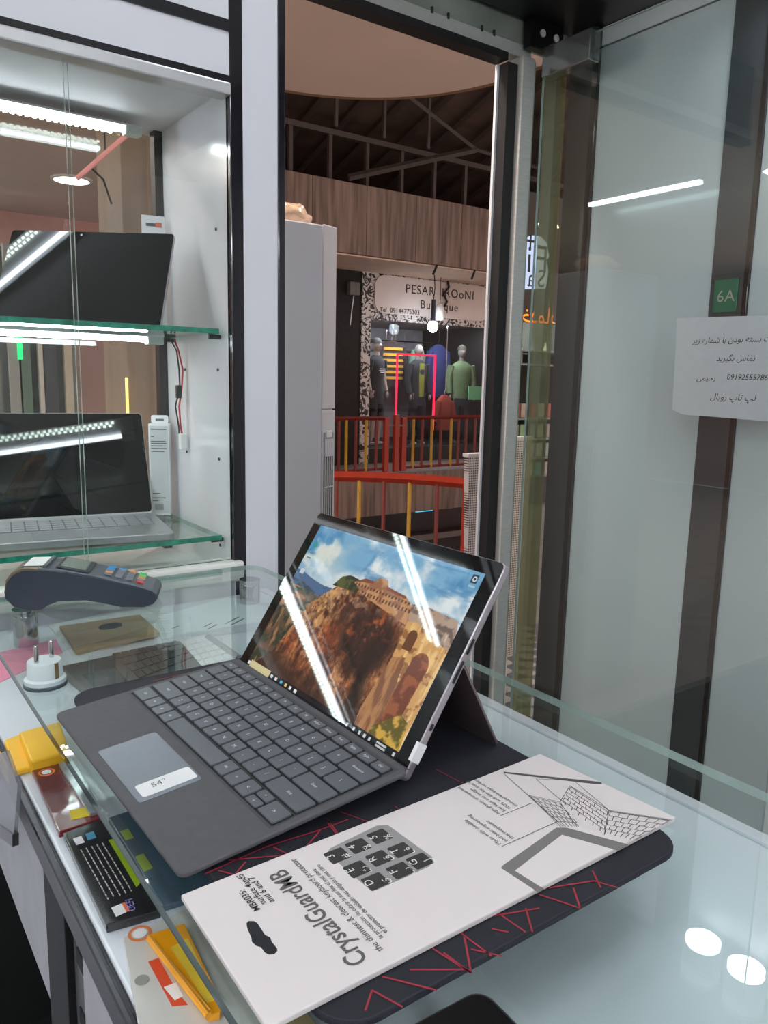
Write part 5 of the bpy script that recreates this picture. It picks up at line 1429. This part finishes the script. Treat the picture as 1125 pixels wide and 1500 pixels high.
for i in range(3):
    ct_, cc = flat('card_stack', [(p[0] + 0.002 * i, p[1] - 0.001 * i) for p in [(0.3965, 1.1472), (0.5312, 1.1888), (0.5851, 1.0956), (0.5437, 1.0402), (0.3734, 1.0485)]], CT + 0.0045 * i, 0.0042, mat('business card white', (222, 228, 230), 0.6, var=0.02), ['lowest white booklet of the stack below the far standoff', 'middle white booklet of the stack below the far standoff', 'topmost white booklet of the stack below the far standoff'][i], 'booklet', 0.0006)
    if i == 2:
        for a, b in ([(0.4709, 1.0550), (0.5029, 1.0754)], [(0.4751, 1.0447), (0.5070, 1.0646)], [(0.4369, 1.0569), (0.4580, 1.0708)], [(0.4382, 1.0448), (0.4592, 1.0584)], [(0.3956, 1.0749), (0.4087, 1.0819)]):
            MB().strip((a[0] - cc[0], a[1] - cc[1]), (b[0] - cc[0], b[1] - cc[1]), 0.003, 0.0044).build('print_mark', GREY_INK, ct_)
# grey laptop base lying under the glass
gl_, gc = flat('grey_laptop', [(0.2221, 1.0035), (0.2366, 0.8395), (0.3624, 0.8143), (0.3857, 1.0169)], CT, 0.014, mat('grey laptop shell', (66, 76, 80), 0.35, 0.3, var=0.05), 'grey laptop base with black keys lying under the glass behind the keyboard', 'laptop', 0.002)
q00, q10, q11, q01 = [Vector(p) - Vector(gc) for p in [(0.2881, 1.0126), (0.3799, 1.0171), (0.3763, 0.9418), (0.2914, 0.9050)]]
for i in range(8):
    for j in range(4):
        def PP(u, v):
            return (q00 * (1 - u) + q10 * u) * (1 - v) + (q01 * (1 - u) + q11 * u) * v
        a, b, c, d_ = PP((i + .08) / 8, (j + .1) / 4), PP((i + .92) / 8, (j + .1) / 4), PP((i + .92) / 8, (j + .9) / 4), PP((i + .08) / 8, (j + .9) / 4)
        MB().prism(ccw([tuple(a), tuple(b), tuple(c), tuple(d_)]), 0.014, 0.0155).build('key', mat('black key', (36, 42, 46), 0.4), gl_)
pad_ = [Vector(p) - Vector(gc) for p in [(0.2370, 0.9581), (0.2790, 0.9591), (0.2755, 0.8697), (0.2367, 0.8709)]]
MB().prism(ccw([tuple(p) for p in pad_]), 0.0141, 0.0145).build('trackpad', mat('grey trackpad', (78, 90, 94), 0.2), gl_)
wk, wc = flat('white_keyboard', [(0.3890, 1.0285), (0.4286, 1.0321), (0.4329, 0.9226), (0.3983, 0.8634), (0.3489, 0.9084)], CT + 0.001, 0.010, mat('white keyboard', (214, 218, 224), 0.4), 'white keyboard lying beneath the glass behind the laptop', 'keyboard', 0.001)
q00, q10, q11, q01 = [Vector(p) - Vector(wc) for p in [(0.3883, 1.0187), (0.4250, 1.0236), (0.4260, 0.9207), (0.3665, 0.9112)]]
for i in range(4):
    for j in range(5):
        a, b, c, d_ = [(q00 * (1 - u) + q10 * u) * (1 - v) + (q01 * (1 - u) + q11 * u) * v for u, v in (((i + .08) / 4, (j + .1) / 5), ((i + .92) / 4, (j + .1) / 5), ((i + .92) / 4, (j + .9) / 5), ((i + .08) / 4, (j + .9) / 5))]
        MB().prism(ccw([tuple(a), tuple(b), tuple(c), tuple(d_)]), 0.010, 0.0108).build('key', PAPER, wk)
tag(MB().tube([[(0.4278, 1.0181)][0] + (CT + 0.008,), [(0.4281, 0.9168)][0] + (CT + 0.008,)], 0.007, 12).build('grey_tube', mat('grey tube', (150, 152, 156), 0.4), smooth=True), 'short grey tube lying beside the white keyboard under the glass', 'tube')
# yellow padded sleeve over the edge
ys = thing('yellow_sleeve', 'bright yellow paper sleeve folded over the counter edge', 'sleeve', (0.16, 0.815, CT))
YE = mat('yellow sleeve paper', (246, 190, 40), 0.55, var=0.04)
MB().prism(ccw([(p[0] - 0.16, p[1] - 0.815) for p in [(0.1401, 0.8273), (0.1812, 0.8318), (0.1722, 0.7564), (0.1364, 0.7550)]]), 0.0005, 0.016).build('thick_fold', YE, ys, bevel=0.002)
MB().prism(ccw([(p[0] - 0.16, p[1] - 0.815) for p in [(0.1272, 0.8369), (0.1455, 0.8439), (0.1382, 0.7625), (0.1223, 0.7618)]]), 0.0005, 0.007).build('front_flap', YE, ys, bevel=0.002)
MB().box(0.1185 - 0.16, 0.1195 - 0.16, 0.776 - 0.815, 0.84 - 0.815, -0.012, 0.006).build('hanging_flap', YE, ys)
# disc cases
rc_, cc = flat('red_disc_case', [(0.1371, 0.7575), (0.1752, 0.7621), (0.1700, 0.6364), (0.1330, 0.6351)], CT, 0.006, mat('dark red disc cover', (112, 40, 42), 0.2, var=0.25, scale=8, coat=0.6), 'dark red disc case with a yellow sticker near the counter edge', 'disc case', 0.001)
def mark(t, cc, pts, z, mt, name):
    return MB().prism(ccw([(p[0] - cc[0], p[1] - cc[1]) for p in pts]), z, z + 0.0003).build(name, mt, t)
mark(rc_, cc, [(0.1482, 0.6637), (0.1670, 0.6606), (0.1645, 0.6452), (0.1458, 0.6474)], 0.006, mat('yellow sticker', (232, 206, 40), 0.4), 'sticker')
ORG = mat('orange print', (214, 120, 60), 0.5)
def emblem(t, cc, c, r, z):
    m = MB()
    M = Matrix.Translation((c[0] - cc[0], c[1] - cc[1], z))
    m.lathe([(r * 0.72, 0), (r, 0)], 20, M, cap=False)
    m.build('emblem_ring', ORG, t)
    MB().lathe([(0.0002, 0.0001), (r * 0.6, 0.0001)], 16, M, cap=False).build('emblem_face', PAPER, t)
emblem(rc_, cc, [(0.1477, 0.7443)][0], 0.0075, 0.0063)
bk_, cc = flat('black_disc_case', [(0.1350, 0.6302), (0.1694, 0.6343), (0.1688, 0.4939), (0.1321, 0.4991)], CT, 0.007, mat('black disc cover', (36, 36, 38), 0.2, var=0.2, scale=10, coat=0.6), 'black disc case with a lime stripe and UEFI print near the counter edge', 'disc case', 0.001)
mark(bk_, cc, [(0.1630, 0.5988), (0.1684, 0.5987), (0.1682, 0.5330), (0.1623, 0.5274)], 0.007, mat('lime print', (140, 168, 20), 0.4), 'lime_stripe')
mark(bk_, cc, [(0.1397, 0.6166), (0.1462, 0.6169), (0.1462, 0.6066), (0.1398, 0.6063)], 0.007, PAPER, 'white_badge')
mark(bk_, cc, [(0.1498, 0.6180), (0.1564, 0.6183), (0.1558, 0.6082), (0.1492, 0.6080)], 0.007, mat('blue print', (70, 140, 170), 0.4), 'blue_badge')
mark(bk_, cc, [(0.1401, 0.5149), (0.1475, 0.5153), (0.1475, 0.5047), (0.1401, 0.5038)], 0.007, PAPER, 'barcode')
mark(bk_, cc, [(0.1475, 0.5153), (0.1499, 0.5154), (0.1500, 0.5048), (0.1475, 0.5047)], 0.007, mat('orange bar', (226, 110, 60), 0.4), 'orange_bar')
pu_ = [(0.1535, 0.5024)][0]
MB().text('UEFI', 0.0075, frame((pu_[0] - cc[0], pu_[1] - cc[1], 0.0076), (0.15, 1, 0), (-1, 0.15, 0)), 'LEFT').build('lettering', mat('violet print', (150, 140, 210), 0.4), bk_)
mm = MB()
for k in range(5):
    a = [(0.1492, 0.5978)][0]; b = [(0.1494, 0.5248)][0]
    d_ = Vector(b) - Vector(a)
    n_ = Vector((-d_.y, d_.x)).normalized() * 0.0042 * (k - 2)
    L = d_.length
    s_ = 0.0
    while s_ < L:
        w_ = random.uniform(0.003, 0.008)
        p_ = Vector(a) + d_ * (s_ / L) + n_
        e_ = Vector(a) + d_ * (min(L, s_ + w_) / L) + n_
        mm.strip((p_.x - cc[0], p_.y - cc[1]), (e_.x - cc[0], e_.y - cc[1]), 0.0008, 0.0074)
        s_ += w_ + 0.0015
mm.build('small_print', mat('grey white print', (190, 186, 180), 0.5), bk_)['kind'] = 'stuff'
sb_, cc = flat('blue_disc_case', [(0.1734, 0.6362), (0.1716, 0.4990), (0.2129, 0.4952), (0.2164, 0.6395)], CT, 0.005, mat('slate blue cover', (74, 96, 112), 0.2, var=0.2, scale=12, coat=0.6), 'slate blue disc case with lime squares below the laptop front edge', 'disc case', 0.001)
LIME = mat('pale lime print', (150, 168, 70), 0.4)
for q_ in ([(0.1755, 0.6092), (0.1824, 0.6095), (0.1821, 0.5942), (0.1753, 0.5941)], [(0.1745, 0.5678), (0.1813, 0.5687), (0.1813, 0.5464), (0.1739, 0.5451)]):
    mark(sb_, cc, q_, 0.005, LIME, 'lime_square')
wc_, cc = flat('clear_disc_sleeve', [(0.1390, 0.4854), (0.1844, 0.4901), (0.1958, 0.3583), (0.1542, 0.3528), (0.1216, 0.3971)], CT, 0.003, mat('clear sleeve', (206, 204, 196), 0.15, var=0.06, scale=10, coat=0.6), 'pale clear disc sleeve with orange print and a punched hole at the near end', 'disc sleeve', 0.0005)
emblem(wc_, cc, [(0.1498, 0.4829)][0], 0.008, 0.0034)
mark(wc_, cc, [(0.1456, 0.4541), (0.1522, 0.4534), (0.1519, 0.4165), (0.1534, 0.4057), (0.1451, 0.4101)], 0.003, mat('orange red print', (206, 74, 40), 0.4), 'orange_print')
mark(wc_, cc, [(0.1462, 0.4270), (0.1540, 0.4265), (0.1534, 0.4135), (0.1481, 0.4132)], 0.0033, PAPER, 'white_print')
hl = [(0.1370, 0.4407)][0]
MB().lathe([(0.0002, 0), (0.0045, 0)], 20, Matrix.Translation((hl[0] - cc[0], hl[1] - cc[1], 0.0034)), cap=False).build('punched_hole', mat('hole grey', (140, 140, 132), 0.6), wc_)
yt, cc = flat('yellow_tray', [(0.1517, 0.4724), (0.1765, 0.4696), (0.1691, 0.3906), (0.1646, 0.3836), (0.1580, 0.3862)], CT + 0.0034, 0.005, mat('amber plastic', (238, 160, 24), 0.2, var=0.08, scale=20, coat=0.5), 'amber yellow plastic tray leaning on the pale disc sleeve', 'tray', 0.0006)
mark(yt, cc, [(0.1602, 0.4519), (0.1727, 0.4536), (0.1675, 0.3940), (0.1610, 0.3952)], 0.005, mat('pale yellow label', (226, 190, 60), 0.3), 'label')
MB().tube([(p[0] - cc[0], p[1] - cc[1], 0.006) for p in [(0.1508, 0.4668), (0.1577, 0.3843)]], 0.0022, 8).build('rim', MATS['amber plastic'], yt, smooth=True)
MB().tube([(p[0] - cc[0], p[1] - cc[1], 0.006) for p in [(0.1521, 0.4550), (0.1599, 0.3865)]], 0.0016, 8).build('rib', MATS['amber plastic'], yt, smooth=True)
# pale wrapped goods in the shade of the glass edge
flat('foil_pouch', [(0.1599, 0.7490), (0.1732, 0.7567), (0.1709, 0.6435), (0.1604, 0.6428)], CT + 0.0065, 0.003, mat('silver foil', (190, 196, 196), 0.2, 0.6, var=0.3, scale=60), 'silver foil pouch on the red disc case', 'pouch')
flat('kraft_bag', [(0.1757, 0.4781), (0.2070, 0.4700), (0.2120, 0.3096), (0.1746, 0.3352)], CT + 0.0001, 0.0025, mat('tan bag', (168, 148, 104), 0.6, var=0.15, scale=12), 'tan paper bag below the glass beside the white pack', 'bag')

# ------------------------------------------------------------------ goods in the display cabinet
tb = thing('tablet', 'slim tablet with dark screen leaning on the upper glass shelf', 'tablet', (0.4834, 1.3333, 1.4305), -math.radians(35.39))
TM = Matrix.Rotation(math.radians(90 - 32.19), 4, 'X') @ Matrix.Translation((-0.146, 0, 0))
MB().prism(rrect(-0.146, 0.146, 0, 0.201, 0.006, 5), -0.0085, -0.0006, TM @ Matrix.Translation((0, 0.0, 0))).build('body', TAB, tb, bevel=0.001, smooth=True)
MB().prism(rrect(-0.1452, 0.1452, 0.0008, 0.2002, 0.0055, 5), -0.0006, 0.0, TM).build('screen', GLB, tb)
MB().lathe([(0.0002, 0.0002), (0.002, 0.0002)], 12, TM @ Matrix.Translation((-0.02, 0.193, 0)), cap=False).build('camera_lens', mat('lens grey', (150, 150, 155), 0.3), tb)
ks = TM @ Vector((0, 0.11, -0.0085))
ke = Vector((-0.146, ks.y + 0.05, 0.001))
MB().face([(-0.23, ks.y, ks.z), (-0.06, ks.y, ks.z), (-0.06, ke.y, ke.z), (-0.23, ke.y, ke.z)]).build('kickstand', TAB, tb)

l2 = thing('silver_laptop', 'open silver laptop with dark screen on the lower glass shelf', 'laptop', (0.520, 1.500, 1.0665), -math.radians(9.6))
SIL = mat('silver aluminium', (176, 176, 178), 0.32, 0.6, var=0.03)
MB().prism(rrect(-0.34, 0.0, -0.215, 0.0, 0.010, 5), 0.0002, 0.013).build('base', SIL, l2, bevel=0.0015, smooth=True)
MB().prism(rrect(-0.225, -0.115, -0.207, -0.135, 0.003, 3), 0.013, 0.0134).build('trackpad', mat('silver trackpad', (150, 150, 154), 0.25, 0.3), l2)
kmesh = MB().box(-0.0095, 0.0095, -0.0085, 0.0085, 0, 0.0012)
kme = bpy.data.meshes.new('key')
kmesh.bm.to_mesh(kme)
kmesh.bm.free()
kme.materials.append(mat('silver key', (160, 160, 164), 0.35, 0.2))
MB().box(-0.322, -0.018, -0.124, -0.018, 0.0128, 0.0132).build('key_well', mat('key well silver', (96, 96, 100), 0.5), l2)
for j in range(5):
    for i in range(14):
        k = link('key', kme, None, l2)
        k.location = (-0.309 + i * 0.0215, -0.114 + j * 0.021, 0.0132)
LM = Matrix.Translation((0, 0.002, 0.010)) @ Matrix.Rotation(math.radians(90 - 29), 4, 'X')
MB().prism(rrect(-0.34, 0.0, 0.0, 0.222, 0.009, 5), -0.005, -0.0004, LM).build('lid', SIL, l2, bevel=0.001, smooth=True)
MB().prism(rrect(-0.3385, -0.0015, 0.006, 0.2205, 0.008, 5), -0.0004, 0.0, LM).build('screen', GLB, l2)
bx_ = thing('pen_box', 'slim white product box with hang tab beside the silver laptop', 'box', (0.553, 1.545, 1.0665), -0.5)
MB().box(-0.020, 0.020, -0.014, 0.014, 0.0002, 0.186).build('carton', WHITE_M, bx_, bevel=0.001)
MB().prism(rrect(-0.017, 0.017, 0.186, 0.202, 0.004, 3), -0.0005, 0.0005, Matrix(((1, 0, 0, 0), (0, 0, 1, 0.005), (0, 1, 0, 0), (0, 0, 0, 1)))).build('hang_tab', WHITE_M, bx_, recalc=True)
MB().box(-0.008, 0.008, 0.0035, 0.0046, 0.191, 0.195).build('tab_slot', GREY_INK, bx_)
child_label(MB().box(-0.017, 0.018, -0.0146, -0.014, 0.006, 0.182).build('label_print', mat('label grey', (196, 198, 198), 0.5), bx_), 'pale grey label side')
mm = MB()
for k, (z, w) in enumerate(((0.174, 0.030), (0.160, 0.006), (0.150, 0.028), (0.146, 0.030), (0.141, 0.024), (0.136, 0.030), (0.130, 0.026), (0.045, 0.016), (0.036, 0.026), (0.030, 0.012))):
    mm.box(-0.015, -0.015 + w, -0.0149, -0.0146, z, z + 0.0018)
for k in range(12):
    mm.box(-0.010 + k * 0.0014, -0.0094 + k * 0.0014, -0.0149, -0.0146, 0.012, 0.024)
mm.build('fine_print', GREY_INK, bx_)['kind'] = 'stuff'
cdk = thing('pen_card', 'small white hanging card with a pen picture behind the tablet', 'card', (0.555, 1.556, 1.4305), -0.2)
MB().box(-0.022, 0.022, -0.001, 0.001, 0.0, 0.222).build('card', WHITE_M, cdk)
MB().box(-0.014, 0.004, -0.0014, -0.001, 0.202, 0.208).build('pen_print', GREY_INK, cdk)
MB().box(0.004, 0.016, -0.0014, -0.001, 0.201, 0.210).build('red_print', mat('red print', (206, 110, 90), 0.5), cdk)
